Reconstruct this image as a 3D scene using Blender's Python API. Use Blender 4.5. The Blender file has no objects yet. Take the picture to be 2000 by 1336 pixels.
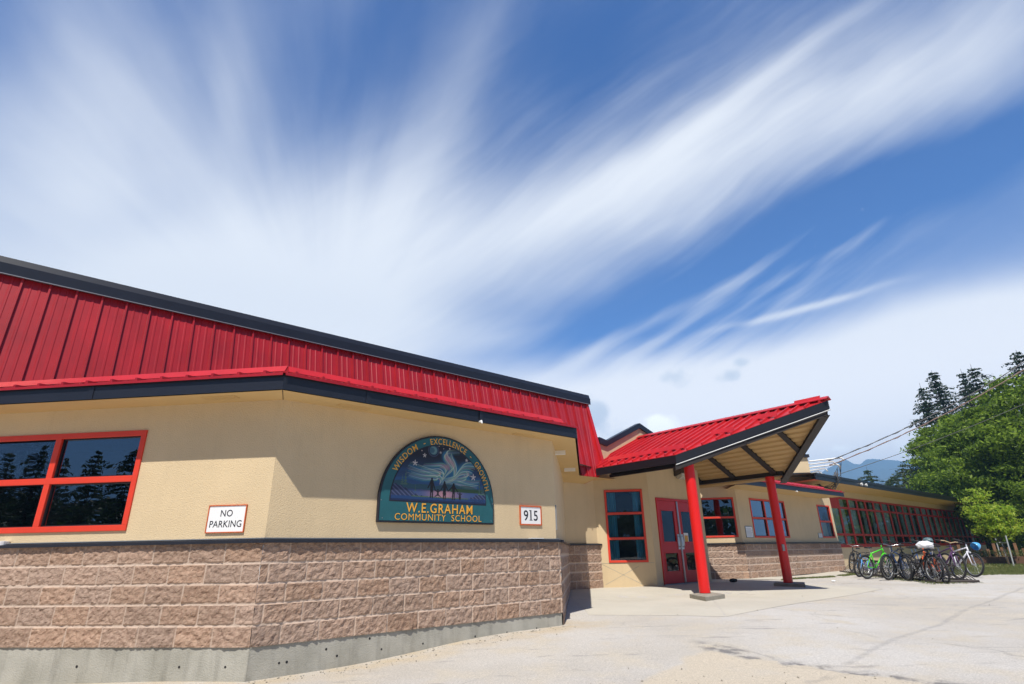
import bpy, bmesh, math, random
import numpy as np
from mathutils import Vector as V, Matrix, noise
random.seed(7); rng = np.random.default_rng(11)
S = bpy.context.scene; COL = S.collection
Z0 = 1.15                                   # eye height
# ------------------------------------------------------------------ camera
FPX = 1084.15; PITCH = math.radians(20.85); ROLL = math.radians(-1.0392)
fw = V((0, math.cos(PITCH), math.sin(PITCH))); rt = V((1, 0, 0)); up = rt.cross(fw)
RT = rt*math.cos(ROLL) + up*math.sin(ROLL); UP = up*math.cos(ROLL) - rt*math.sin(ROLL)
cam = bpy.data.cameras.new('camera'); co = bpy.data.objects.new('camera', cam); COL.objects.link(co)
cam.sensor_width = 36; cam.lens = FPX/2000*36; cam.clip_start = .05; cam.clip_end = 20000
co.matrix_world = Matrix(((RT.x, UP.x, -fw.x, 0), (RT.y, UP.y, -fw.y, 0), (RT.z, UP.z, -fw.z, Z0), (0, 0, 0, 1)))
S.camera = co
# ------------------------------------------------------------------ light
SUN = V((-.084, -.523, .848)).normalized()
sl = bpy.data.lights.new('sun', 'SUN'); sl.energy = 5.0; sl.angle = math.radians(.53); sl.color = (1, .95, .87)
so = bpy.data.objects.new('sun', sl); COL.objects.link(so); so.rotation_euler = SUN.to_track_quat('Z', 'Y').to_euler()
so.location = (0, -20, 40)
S.view_settings.view_transform = 'Standard'; S.view_settings.look = 'None'; S.view_settings.exposure = .43; S.view_settings.gamma = 1
# ------------------------------------------------------------------ sky
W = bpy.data.worlds.new('World'); S.world = W; W.use_nodes = True
nt = W.node_tree; N = nt.nodes; L = nt.links
for n in list(N): N.remove(n)
def nd(t, **k):
    n = N.new(t)
    for a, b in k.items(): setattr(n, a, b)
    return n
def mth(op, a, b=None, c=None, clamp=False):
    n = N.new('ShaderNodeMath'); n.operation = op; n.use_clamp = clamp
    for i, x in enumerate((a, b, c)):
        if x is None: continue
        if isinstance(x, (int, float)): n.inputs[i].default_value = x
        else: L.new(x, n.inputs[i])
    return n.outputs[0]
def sky():
    out = nd('ShaderNodeOutputWorld'); bg = nd('ShaderNodeBackground'); bg.inputs[1].default_value = .1
    st = nd('ShaderNodeTexSky'); st.sky_type = 'NISHITA'; st.sun_disc = False
    st.sun_elevation = math.asin(SUN.z); st.sun_rotation = math.atan2(SUN.x, SUN.y)
    st.altitude = 600; st.air_density = 1.0; st.dust_density = .25; st.ozone_density = 2.2
    tc = nd('ShaderNodeTexCoord'); sep = nd('ShaderNodeSeparateXYZ'); L.new(tc.outputs['Generated'], sep.inputs[0])
    # gnomonic chart of the sky round a fixed compass direction (az 0, el 21 deg), 100 units = 1/10.84 rad
    def dot(v):
        n = nd('ShaderNodeVectorMath', operation='DOT_PRODUCT'); L.new(tc.outputs['Generated'], n.inputs[0]); n.inputs[1].default_value = v; return n.outputs['Value']
    dx, dy, dz = dot(tuple(RT)), dot(tuple(UP)), dot(tuple(fw))
    dz = mth('MAXIMUM', mth('ABSOLUTE', dz), .08)
    k = FPX/1000
    u = mth('MULTIPLY', mth('DIVIDE', dx, dz), k); v = mth('MULTIPLY', mth('DIVIDE', dy, dz), k)
    cmb = nd('ShaderNodeCombineXYZ'); L.new(u, cmb.inputs[0]); L.new(v, cmb.inputs[1])
    # gentle warp so that no band is a clean ellipse
    wn = nd('ShaderNodeTexNoise'); wn.inputs['Scale'].default_value = 2.2; wn.inputs['Detail'].default_value = 3; L.new(cmb.outputs[0], wn.inputs['Vector'])
    ws = nd('ShaderNodeVectorMath', operation='SUBTRACT'); L.new(wn.outputs['Color'], ws.inputs[0]); ws.inputs[1].default_value = (.5, .5, .5)
    wm = nd('ShaderNodeVectorMath', operation='MULTIPLY_ADD'); L.new(ws.outputs[0], wm.inputs[0]); wm.inputs[1].default_value = (.075, .075, 0); L.new(cmb.outputs[0], wm.inputs[2])
    P = wm.outputs[0]
    def blob(x, y, a, b, ang, w):
        # x,y centre on a 2000x1336 chart, a,b half axes, ang degrees anticlockwise
        m = nd('ShaderNodeMapping', vector_type='TEXTURE'); L.new(P, m.inputs[0])
        m.inputs['Location'].default_value = ((x-1000)/1000, (668-y)/1000, 0)
        m.inputs['Rotation'].default_value = (0, 0, math.radians(ang)); m.inputs['Scale'].default_value = (a/1000, b/1000, 1)
        ln = nd('ShaderNodeVectorMath', operation='DOT_PRODUCT'); L.new(m.outputs[0], ln.inputs[0]); L.new(m.outputs[0], ln.inputs[1])
        e = mth('EXPONENT', mth('MULTIPLY', ln.outputs['Value'], -1.0))
        return mth('MULTIPLY', e, w)
    tot = None
    for bb in SKYB:
        o = blob(*bb); tot = o if tot is None else mth('ADD', tot, o)
    # fibres radiating from a point low in the sky
    px, py = -.36, -.06
    ax = mth('SUBTRACT', u, px); ay = mth('SUBTRACT', v, py)
    th = mth('ARCTAN2', ay, ax); rr = mth('SQRT', mth('ADD', mth('MULTIPLY', ax, ax), mth('MULTIPLY', ay, ay)))
    c2 = nd('ShaderNodeCombineXYZ'); L.new(mth('MULTIPLY', th, 3.6), c2.inputs[0]); L.new(mth('MULTIPLY', rr, 1.3), c2.inputs[1])
    f1 = nd('ShaderNodeTexNoise'); f1.inputs['Scale'].default_value = 1.6; f1.inputs['Detail'].default_value = 4; f1.inputs['Roughness'].default_value = .5; f1.inputs['Distortion'].default_value = .15; L.new(c2.outputs[0], f1.inputs['Vector'])
    f2 = nd('ShaderNodeTexNoise'); f2.inputs['Scale'].default_value = 3.2; f2.inputs['Detail'].default_value = 5; L.new(cmb.outputs[0], f2.inputs['Vector'])
    # fine combed wisps running towards the upper right
    m3 = nd('ShaderNodeMapping', vector_type='TEXTURE'); L.new(P, m3.inputs[0]); m3.inputs['Rotation'].default_value = (0, 0, math.radians(36)); m3.inputs['Scale'].default_value = (.5, .045, 1)
    f3 = nd('ShaderNodeTexNoise'); f3.inputs['Scale'].default_value = 1.6; f3.inputs['Detail'].default_value = 4; L.new(m3.outputs[0], f3.inputs['Vector'])
    d = mth('ADD', tot, mth('MULTIPLY', mth('SUBTRACT', f1.outputs[0], .46), .36))
    d = mth('ADD', d, mth('MULTIPLY', mth('SUBTRACT', f2.outputs[0], .5), .22))
    wsp = mth('MULTIPLY', mth('MULTIPLY', mth('SUBTRACT', f3.outputs[0], .5), 1.2), mth('ADD', blob(1480, 560, 330, 110, 30, 1.0), blob(1350, 280, 700, 260, 25, .36)))
    d = mth('ADD', d, wsp)
    mr = nd('ShaderNodeMapRange', interpolation_type='SMOOTHSTEP'); L.new(d, mr.inputs[0]); mr.inputs[1].default_value = -.22; mr.inputs[2].default_value = 1.05; mr.inputs[3].default_value = 0; mr.inputs[4].default_value = .95
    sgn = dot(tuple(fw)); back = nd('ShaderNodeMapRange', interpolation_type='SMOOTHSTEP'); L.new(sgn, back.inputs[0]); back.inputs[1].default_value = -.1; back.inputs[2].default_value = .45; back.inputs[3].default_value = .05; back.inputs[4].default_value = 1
    mask = mth('MULTIPLY', mr.outputs[0], back.outputs[0])
    # small grey cumulus low down
    tint = nd('ShaderNodeMix', data_type='RGBA'); tint.blend_type = 'MULTIPLY'; tint.inputs[0].default_value = 1
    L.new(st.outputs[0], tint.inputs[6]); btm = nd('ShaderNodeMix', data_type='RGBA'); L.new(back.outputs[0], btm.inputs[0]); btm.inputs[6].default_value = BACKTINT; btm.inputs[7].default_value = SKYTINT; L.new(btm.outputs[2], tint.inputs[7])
    mx = nd('ShaderNodeMix', data_type='RGBA'); L.new(mask, mx.inputs[0]); L.new(tint.outputs[2], mx.inputs[6])
    lowm = nd('ShaderNodeMapRange', interpolation_type='SMOOTHSTEP'); L.new(sep.outputs[2], lowm.inputs[0]); lowm.inputs[1].default_value = .06; lowm.inputs[2].default_value = .42; lowm.inputs[3].default_value = 1; lowm.inputs[4].default_value = 0
    cm_ = nd('ShaderNodeMix', data_type='RGBA'); L.new(lowm.outputs[0], cm_.inputs[0]); cm_.inputs[6].default_value = CLOUDC; cm_.inputs[7].default_value = (14.5, 13.6, 12.6, 1); L.new(cm_.outputs[2], mx.inputs[7])
    # cumulus puffs: (x,y,a,b,ang,w) white then grey
    cn = nd('ShaderNodeTexNoise'); cn.inputs['Scale'].default_value = 24; cn.inputs['Detail'].default_value = 6; L.new(cmb.outputs[0], cn.inputs['Vector'])
    def puffs(lst):
        t = None
        for b in lst:
            o = blob(*b); t = o if t is None else mth('ADD', t, o)
        t = mth('ADD', t, mth('MULTIPLY', mth('SUBTRACT', cn.outputs[0], .5), 1.5))
        m = nd('ShaderNodeMapRange', interpolation_type='SMOOTHSTEP'); L.new(t, m.inputs[0]); m.inputs[1].default_value = .32; m.inputs[2].default_value = 1.0; m.inputs[3].default_value = 0; m.inputs[4].default_value = .8
        return m.outputs[0]
    last = mx
    for lst, c in ((PUFF_G, (6.2, 6.9, 7.8, 1)), (PUFF_W, (15, 15, 14.5, 1))):
        m2 = nd('ShaderNodeMix', data_type='RGBA'); L.new(puffs(lst), m2.inputs[0]); L.new(last.outputs[2], m2.inputs[6]); m2.inputs[7].default_value = c; last = m2
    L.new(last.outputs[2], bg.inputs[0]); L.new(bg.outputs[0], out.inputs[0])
SKYTINT = (.44, .82, 1.32, 1); BACKTINT = (.30, .42, .60, 1); CLOUDC = (8.1, 8.4, 8.75, 1)  # BACKTINT darkens the unseen sky behind the viewer, cutting ambient light on shaded walls
SKYB = [(60, 380, 240, 460, 100, .40), (230, 470, 260, 340, 105, .36), (555, 480, 130, 300, 105, .48), (440, 140, 40, 280, 6, .13), (160, 60, 120, 260, 10, .16), (330, 640, 420, 110, -12, .45), (640, 640, 300, 110, -15, .55), (960, 650, 220, 45, -10, .2),
        (1050, 440, 420, 85, 22, .42), (1450, 290, 420, 85, 22, .36), (1920, 90, 260, 110, 30, .42), (1350, 270, 640, 180, 22, .22), (760, 480, 300, 160, 60, .25),
        (850, 260, 60, 330, -26, .12), (930, 60, 60, 260, -24, .10), (1500, 150, 260, 22, 36, .26), (1380, 250, 300, 30, 30, .16), (1120, 560, 160, 60, 15, .25),
        (1600, 760, 620, 110, 14, 1.05), (1300, 820, 500, 95, 0, 1.0), (1900, 650, 380, 90, 20, .8), (1500, 920, 900, 120, 0, .7), (1570, 603, 150, 8, 14, .55), (1420, 570, 170, 14, 36, .42), (1500, 500, 200, 11, 33, .32), (1250, 640, 200, 16, 28, .32), (1650, 480, 240, 12, 26, .22),
        (1500, 470, 420, 60, 24, -.42), (1850, 330, 280, 60, 26, -.45), (1150, 660, 180, 30, 8, -.25), (1120, 120, 260, 130, 35, -.25), (600, 150, 80, 190, -14, -.12), (270, 430, 110, 60, 20, -.12), (740, 60, 60, 180, -20, -.16)]
PUFF_G = [(1325, 742, 36, 22, -8, .95), (1430, 738, 36, 15, 14, .8), (1456, 708, 26, 11, 10, .75), (1170, 800, 38, 30, -20, .95), (1190, 850, 44, 26, -20, .75)]
PUFF_W = [(1290, 832, 38, 26, 0, 1.0), (1312, 845, 34, 22, 0, .6), (1650, 880, 50, 10, 3, .7), (1775, 878, 50, 22, 0, .7), (1330, 870, 60, 16, 0, .4)]
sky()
W.cycles.sampling_method = 'MANUAL'; W.cycles.sample_map_resolution = 512
# ------------------------------------------------------------------ frame helpers (metres, z measured from eye level, + Z0 at the end)
dC = V((.7554, .6552, 0)); nC = V((-.6552, .7554, 0))          # diagonal walls: along / inward
dL = V((.9932, -.1165, 0)); nL = V((.1165, .9932, 0))          # frontal walls: along (to the right) / inward
def ray(x, y): return RT*(x-1000) - UP*(y-668) + fw*FPX
def hit(x, y, dist, n): d = ray(x, y); return d*(dist/d.dot(n))
def onz(x, y, z): d = ray(x, y); return d*(z/d.z)
def inter(n1, d1, n2, d2):
    det = n1.x*n2.y - n1.y*n2.x
    return V(((d1*n2.y - d2*n1.y)/det, (n1.x*d2 - n2.x*d1)/det, 0))
class Fr:                                    # o origin, t along, n inward; pt(s, d outward, z)
    def __init__(s, dist, n, t): s.n = n; s.t = t; s.dist = dist
    def pt(s, a, d, z): return s.t*a - s.n*(d - s.dist) + V((0, 0, z))
    def s_of(s, p): return p.dot(s.t)
FC = Fr(6.367, nC, dC); FL = Fr(5.797, nL, dL)
# ------------------------------------------------------------------ material helpers
MATS = {}
def mat(name, col, rough=.6, metal=0, var=0, vscale=3, bump=0, bscale=40, spec=.5, col2=None, stretch=None, coat=0, streak=0):
    m = bpy.data.materials.new(name); m.use_nodes = True; t = m.node_tree; b = t.nodes['Principled BSDF']
    b.inputs['Base Color'].default_value = (*col, 1); b.inputs['Roughness'].default_value = rough; b.inputs['Metallic'].default_value = metal
    b.inputs['Specular IOR Level'].default_value = spec; b.inputs['Coat Weight'].default_value = coat
    tc = t.nodes.new('ShaderNodeTexCoord'); mp = t.nodes.new('ShaderNodeMapping'); t.links.new(tc.outputs['Object'], mp.inputs[0])
    if stretch: mp.inputs['Scale'].default_value = stretch
    if var or col2:
        n = t.nodes.new('ShaderNodeTexNoise'); n.inputs['Scale'].default_value = vscale; n.inputs['Detail'].default_value = 6; n.inputs['Roughness'].default_value = .6
        t.links.new(mp.outputs[0], n.inputs['Vector'])
        r = t.nodes.new('ShaderNodeMapRange'); t.links.new(n.outputs[0], r.inputs[0]); r.inputs[1].default_value = .3; r.inputs[2].default_value = .7
        mx = t.nodes.new('ShaderNodeMix'); mx.data_type = 'RGBA'; t.links.new(r.outputs[0], mx.inputs[0])
        c2 = col2 or tuple(c*(1+var) for c in col); c1 = col if col2 else tuple(c*(1-var) for c in col)
        mx.inputs[6].default_value = (*c1, 1); mx.inputs[7].default_value = (*c2, 1); t.links.new(mx.outputs[2], b.inputs['Base Color'])
    if streak:
        sm = t.nodes.new('ShaderNodeMapping'); sm.inputs['Scale'].default_value = (5, 5, .55); t.links.new(tc.outputs['Object'], sm.inputs[0])
        n = t.nodes.new('ShaderNodeTexNoise'); n.inputs['Scale'].default_value = 1.4; n.inputs['Detail'].default_value = 7; n.inputs['Roughness'].default_value = .65; t.links.new(sm.outputs[0], n.inputs['Vector'])
        r = t.nodes.new('ShaderNodeMapRange'); t.links.new(n.outputs[0], r.inputs[0]); r.inputs[1].default_value = .50; r.inputs[2].default_value = .78; r.inputs[3].default_value = 1; r.inputs[4].default_value = 1-streak
        q = t.nodes.new('ShaderNodeMix'); q.data_type = 'RGBA'; q.blend_type = 'MULTIPLY'; q.inputs[0].default_value = 1; t.links.new(mx.outputs[2], q.inputs[6]); t.links.new(r.outputs[0], q.inputs[7]); t.links.new(q.outputs[2], b.inputs['Base Color'])
    if bump:
        n = t.nodes.new('ShaderNodeTexNoise'); n.inputs['Scale'].default_value = bscale; n.inputs['Detail'].default_value = 5; t.links.new(mp.outputs[0], n.inputs['Vector'])
        bp = t.nodes.new('ShaderNodeBump'); bp.inputs['Strength'].default_value = bump; bp.inputs['Distance'].default_value = .01
        t.links.new(n.outputs[0], bp.inputs['Height']); t.links.new(bp.outputs[0], b.inputs['Normal'])
    MATS[name] = m; return m
mat('stucco', (.62, .485, .30), .9, var=.055, vscale=1.1, bump=.6, bscale=80, streak=.06)
mat('soffit', (.60, .42, .19), .85, var=.04, vscale=2, bump=.15, bscale=60)
mat('navy', (.013, .015, .023), .38, var=.12, vscale=2)
mat('black_trim', (.012, .012, .015), .35)
mat('brown_beam', (.022, .016, .014), .6, var=.2, vscale=5)
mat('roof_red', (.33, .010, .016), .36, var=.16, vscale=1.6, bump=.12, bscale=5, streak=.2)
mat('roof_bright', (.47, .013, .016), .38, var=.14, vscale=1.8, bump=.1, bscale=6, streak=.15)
mat('frame_red', (.66, .045, .018), .45, var=.06, vscale=6)
mat('wing_red', (.44, .020, .015), .55, var=.15, vscale=4)
mat('door_red', (.50, .010, .012), .35, var=.05, vscale=3)
mat('column_red', (.70, .012, .010), .32, var=.03, vscale=4)
mat('concrete', (.44, .425, .37), .9, bump=.5, bscale=70, col2=(.29, .28, .235), vscale=2.6, streak=.35)
mat('pad_concrete', (.34, .31, .25), .92, bump=.8, bscale=120, col2=(.24, .22, .18), vscale=9)
mat('apron_concrete', (.455, .42, .35), .92, bump=.25, bscale=60, col2=(.52, .485, .41), vscale=1.1)
mat('steel', (.55, .55, .55), .3, 1); mat('galvanised', (.50, .52, .54), .45, .3)
mat('grey_metal', (.32, .33, .34), .45, .6)
mat('white_paint', (.78, .78, .76), .5)
mat('white_plastic', (.75, .76, .78), .4)
mat('sign_white', (.80, .80, .80), .4, var=.02, vscale=4)
mat('ink', (.012, .012, .02), .5)
mat('sign_orange', (.52, .10, .022), .5, var=.15, vscale=20)
mat('teal', (.014, .095, .112), .4, var=.12, vscale=5)
mat('gold', (.72, .36, .04), .45, var=.1, vscale=30)
mat('dark_room', (.012, .012, .013), .9)
mat('room_grey', (.05, .05, .05), .9)
mat('curtain_blue', (.07, .32, .50), .9, var=.35, vscale=14, stretch=(1, 1, .05))
mat('curtain_pale', (.58, .66, .60), .9, var=.35, vscale=9, stretch=(1, 1, .06))
mat('corrugated', (.52, .345, .15), .6, var=.05, vscale=2)
mat('lamp_body', (.045, .035, .03), .5)
mat('lamp_lens', (.45, .42, .36), .2)
mat('rubber', (.018, .017, .017), .8)
mat('wood_brown', (.11, .055, .03), .85, var=.3, vscale=4, stretch=(1, 1, 8))
mat('wood_picket', (.20, .10, .05), .85, var=.3, vscale=5)
mat('bark', (.07, .05, .035), .95, var=.3, vscale=6, bump=.6, bscale=12)
mat('rack_metal', (.045, .035, .032), .6, .3)
mat('cable', (.05, .05, .055), .6)
mat('cable_warm', (.16, .09, .07), .6)
def glassmat(name, tint, refl=1.0):
    m = bpy.data.materials.new(name); m.use_nodes = True; t = m.node_tree; t.nodes.clear()
    o = t.nodes.new('ShaderNodeOutputMaterial'); a = t.nodes.new('ShaderNodeBsdfTransparent'); a.inputs[0].default_value = (*tint, 1)
    g = t.nodes.new('ShaderNodeBsdfGlossy'); g.inputs['Roughness'].default_value = .004; g.inputs[0].default_value = (.85, .92, 1, 1)
    f = t.nodes.new('ShaderNodeFresnel'); f.inputs[0].default_value = 1.75
    tc = t.nodes.new('ShaderNodeTexCoord'); n = t.nodes.new('ShaderNodeTexNoise'); n.inputs['Scale'].default_value = 1.6; t.links.new(tc.outputs['Object'], n.inputs['Vector'])
    b = t.nodes.new('ShaderNodeBump'); b.inputs['Strength'].default_value = .04; b.inputs['Distance'].default_value = .05; t.links.new(n.outputs[0], b.inputs['Height']); t.links.new(b.outputs[0], g.inputs['Normal'])
    k = t.nodes.new('ShaderNodeMath'); k.operation = 'MULTIPLY'; k.inputs[1].default_value = (2.6 if 'dark' in name else 1.5)*refl; k.use_clamp = True; t.links.new(f.outputs[0], k.inputs[0])
    x = t.nodes.new('ShaderNodeMixShader'); t.links.new(k.outputs[0], x.inputs[0]); t.links.new(a.outputs[0], x.inputs[1]); t.links.new(g.outputs[0], x.inputs[2]); t.links.new(x.outputs[0], o.inputs[0])
    MATS[name] = m
glassmat('glass', (.8, .85, .85), .7); glassmat('glass_dark', (.25, .28, .3)); glassmat('glass_clear', (.8, .85, .85), .6)
# ------------------------------------------------------------------ mesh builder
class MB:
    def __init__(s): s.v = []; s.f = []; s.mi = []; s.m = 0
    def add(s, vs, fs):
        b = len(s.v); s.v += [V(p) for p in vs]; s.f += [tuple(b+i for i in f) for f in fs]; s.mi += [s.m]*len(fs); return s
    def quad(s, *p): return s.add(p, [tuple(range(len(p)))])
    def box8(s, p):                          # 4 bottom, 4 top
        return s.add(p, [(0, 3, 2, 1), (4, 5, 6, 7), (0, 1, 5, 4), (1, 2, 6, 5), (2, 3, 7, 6), (3, 0, 4, 7)])
    def fbox(s, F, s0, s1, d0, d1, z0, z1):  # box in a wall frame
        return s.box8([F.pt(s0, d1, z0), F.pt(s1, d1, z0), F.pt(s1, d0, z0), F.pt(s0, d0, z0), F.pt(s0, d1, z1), F.pt(s1, d1, z1), F.pt(s1, d0, z1), F.pt(s0, d0, z1)])
    def box(s, c, x, y, z):                  # centre + half vectors
        c = V(c); x = V(x); y = V(y); z = V(z)
        return s.box8([c-x-y-z, c+x-y-z, c+x+y-z, c-x+y-z, c-x-y+z, c+x-y+z, c+x+y+z, c-x+y+z])
    def prism(s, poly, h):                   # poly of points, extruded by vector h
        n = len(poly); h = V(h); p = [V(q) for q in poly]
        return s.add(p+[q+h for q in p], [tuple(range(n))[::-1], tuple(range(n, 2*n))]+[(i, (i+1) % n, n+(i+1) % n, n+i) for i in range(n)])
    def tube(s, pts, r, n=8, cap=True):
        pts = [V(p) for p in pts]; rs = r if isinstance(r, (list, tuple)) else [r]*len(pts); vs = []; fs = []
        ref = V((0, 0, 1)); d0 = (pts[1]-pts[0]).normalized()
        if abs(d0.z) > .9: ref = V((1, 0, 0))
        a = d0.cross(ref).normalized()
        for i, p in enumerate(pts):
            d = (pts[min(i+1, len(pts)-1)]-pts[max(i-1, 0)]).normalized()
            a = (a - d*a.dot(d)).normalized(); b = d.cross(a)
            for k in range(n):
                t = 2*math.pi*k/n; vs.append(p+(a*math.cos(t)+b*math.sin(t))*rs[i])
        for i in range(len(pts)-1):
            for k in range(n): fs.append((i*n+k, i*n+(k+1) % n, (i+1)*n+(k+1) % n, (i+1)*n+k))
        if cap: fs += [tuple(range(n))[::-1], tuple(range((len(pts)-1)*n, len(pts)*n))]
        return s.add(vs, fs)
    def ring(s, c, ax, R, r, n=28, m=6):     # torus
        ax = V(ax).normalized(); a = ax.cross(V((0, 0, 1)))
        if a.length < .1: a = V((1, 0, 0))
        a.normalize(); b = ax.cross(a); c = V(c); vs = []; fs = []
        for i in range(n):
            t = 2*math.pi*i/n; e = a*math.cos(t)+b*math.sin(t)
            for k in range(m):
                q = 2*math.pi*k/m; vs.append(c+e*(R+r*math.cos(q))+ax*r*math.sin(q))
        for i in range(n):
            for k in range(m): fs.append((i*m+k, i*m+(k+1) % m, ((i+1) % n)*m+(k+1) % m, ((i+1) % n)*m+k))
        return s.add(vs, fs)
    def build(s, name, mats, root=None, parent=None, z0=Z0, smooth=False, bevel=0, base=None):
        o_ = V(root['org']) if root is not None else (V(base) if base is not None else V((0, 0, 0)))
        me = bpy.data.meshes.new(name); me.from_pydata([tuple(p+V((0, 0, z0))-o_) for p in s.v], [], s.f)
        for m in (mats if isinstance(mats, (list, tuple)) else [mats]): me.materials.append(MATS[m])
        me.polygons.foreach_set('material_index', s.mi)
        if smooth: me.polygons.foreach_set('use_smooth', [True]*len(me.polygons))
        me.update()
        o = bpy.data.objects.new(name, me); COL.objects.link(o)
        if root is not None: o.parent = parent or root
        else: o.location = o_
        if bevel:
            b = o.modifiers.new('bevel', 'BEVEL'); b.width = bevel; b.segments = 2; b.limit_method = 'ANGLE'; b.angle_limit = math.radians(50)
        return o
def tag(o, label, cat, group=None):
    o['label'] = label; o['category'] = cat
    if group: o['group'] = group
    return o
def thing(name, loc, label, cat, group=None):
    o = bpy.data.objects.new(name, None); COL.objects.link(o); o.location = loc; o['org'] = tuple(loc); o.empty_display_size = .2
    return tag(o, label, cat, group)
def struct(o, kind='structure'): o['kind'] = kind; return o
# ------------------------------------------------------------------ ground
GP = [(-2.63, 6.14, -1.115), (-5.3, 6.45, -1.15), (-9, 7, -1.17), (.67, 9.0, -.992), (1.22, 13.7, -.79), (2.05, 14.4, -.80), (3.5, 14.45, -.772), (4.7, 15.4, -.765), (3.66, 12.0, -.885), (6.6, 14.9, -.86), (2.4, 11.6, -.89), (5, 12.4, -.91), (1.2, 11.2, -.88),
      (7, 18, -.82), (12.2, 22.5, -.82), (18, 28.9, -.86), (24, 34, -.95), (31, 40, -1.09), (42, 50, -1.15), (11, 17, -.88), (10.5, 15, -.90), (14, 18, -.90), (20, 25, -.95), (0, 0, -1.15), (0, 4, -1.13), (3, 5, -1.12), (6, 8, -1.04), (8, 11, -.95), (15, 12, -1.0), (-5, 2, -1.18), (5, 0, -1.15), (20, 10, -1.05), (0, -10, -1.15), (30, 30, -1.0)]
GA = np.array(GP)
def gz(x, y):
    d = (GA[:, 0]-x)**2+(GA[:, 1]-y)**2+.15; w = d**-1.5
    z = float((w*GA[:, 2]).sum()/w.sum()); r = math.hypot(x-8, y-15)
    k = min(max((r-45)/80, 0), 1)
    return z*(1-k) + -1.2*k
def ground_material(name='ground', z=True):
    m = bpy.data.materials.new(name); m.use_nodes = True; t = m.node_tree; b = t.nodes['Principled BSDF']; b.inputs['Roughness'].default_value = .92
    b.inputs['Specular IOR Level'].default_value = .25
    def nn(ty, **k):
        n = t.nodes.new(ty)
        for a, c in k.items(): setattr(n, a, c)
        return n
    def M(op, a, c=None, clamp=False):
        n = nn('ShaderNodeMath', operation=op, use_clamp=clamp)
        for i, x in enumerate((a, c)):
            if x is None: continue
            if isinstance(x, (int, float)): n.inputs[i].default_value = x
            else: t.links.new(x, n.inputs[i])
        return n.outputs[0]
    tc = nn('ShaderNodeTexCoord')
    def noise_(sc, det=4, st=(1, 1, 1), ro=.55, rot=0):
        mp = nn('ShaderNodeMapping'); mp.inputs['Scale'].default_value = st; mp.inputs['Rotation'].default_value = (0, 0, rot); t.links.new(tc.outputs['Object'], mp.inputs[0])
        n = nn('ShaderNodeTexNoise'); n.inputs['Scale'].default_value = sc; n.inputs['Detail'].default_value = det; n.inputs['Roughness'].default_value = ro; t.links.new(mp.outputs[0], n.inputs['Vector']); return n.outputs[0]
    def lin(nx, ny, d):                       # nx*x+ny*y-d
        n = nn('ShaderNodeVectorMath', operation='DOT_PRODUCT'); t.links.new(tc.outputs['Object'], n.inputs[0]); n.inputs[1].default_value = (nx, ny, 0); return M('SUBTRACT', n.outputs['Value'], d)
    def ss(x, a, c, lo=0, hi=1):
        n = nn('ShaderNodeMapRange', interpolation_type='SMOOTHSTEP'); t.links.new(x, n.inputs[0]); n.inputs[1].default_value = a; n.inputs[2].default_value = c; n.inputs[3].default_value = lo; n.inputs[4].default_value = hi; return n.outputs[0]
    def mixc(f, a, c, mode='MIX'):
        n = nn('ShaderNodeMix', data_type='RGBA'); n.blend_type = mode
        if isinstance(f, float): n.inputs[0].default_value = f
        else: t.links.new(f, n.inputs[0])
        for i, x in ((6, a), (7, c)):
            if isinstance(x, tuple): n.inputs[i].default_value = (*x, 1)
            else: t.links.new(x, n.inputs[i])
        return n.outputs[2]
    big = noise_(.35, 5); mid = noise_(2.2, 6); fine = noise_(55, 3, ro=.8); fine2 = noise_(210, 2, ro=.8)
    col = mixc(ss(big, .35, .65), (.47, .445, .405), (.54, .525, .50))
    col = mixc(ss(mid, .42, .72), col, (.52, .48, .41))
    # long worn streaks that cross the lot
    st = noise_(1.0, 5, (.35, 2.6, 1), .6, .7)
    col = mixc(ss(st, .60, .74, 0, .42), col, (.27, .265, .27))
    st2 = noise_(2.4, 4, (.5, 2.2, 1), .6, -.4)
    col = mixc(ss(st2, .61, .70, 0, .5), col, (.25, .24, .24))
    # sand and grit in front, with the broken dark edge of the asphalt
    wob = M('MULTIPLY', M('SUBTRACT', noise_(1.6, 6), .5), 1.0)
    l1 = M('ADD', lin(.735, .678, 6.37), wob); l2 = M('ADD', lin(-.80, .60, 2.55), M('MULTIPLY', wob, .5))
    dirt = M('MULTIPLY', ss(l1, -.05, .03, 1, 0), ss(l2, -.05, .04, 1, 0))
    edge = M('MULTIPLY', ss(M('ABSOLUTE', M('SUBTRACT', l1, .05)), .0, .20, 1, 0), ss(lin(.8, -.6, -2.95), .0, .5))
    edge = M('MULTIPLY', edge, ss(noise_(7, 5), .40, .60, .1, 1))
    col = mixc(M('MULTIPLY', edge, .8), col, (.13, .128, .135))
    col = mixc(M('MULTIPLY', dirt, ss(mid, .25, .5, .5, .9)), col, (.54, .48, .385))
    # dust along the wall foot
    w1 = M('ADD', lin(-.6552, .7554, 6.37), M('MULTIPLY', wob, .35))
    near = M('MULTIPLY', ss(w1, -.75, -.1), ss(lin(.7554, .6552, 7.2), -.6, 0, 1, 0))
    col = mixc(M('MULTIPLY', near, ss(mid, .35, .6, .25, .8)), col, (.50, .42, .30))
    # filled crack running off to the right
    cr = M('ABSOLUTE', M('ADD', lin(-.668, .744, 2.54), M('MULTIPLY', M('SUBTRACT', noise_(1.1, 3), .5), .12)))
    crm = M('MULTIPLY', ss(cr, .015, .06, 1, 0), ss(lin(.744, .668, 6.4), 0, .3))
    col = mixc(M('MULTIPLY', crm, ss(noise_(9, 3), .3, .6, .12, .42)), col, (.27, .265, .265))
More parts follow.
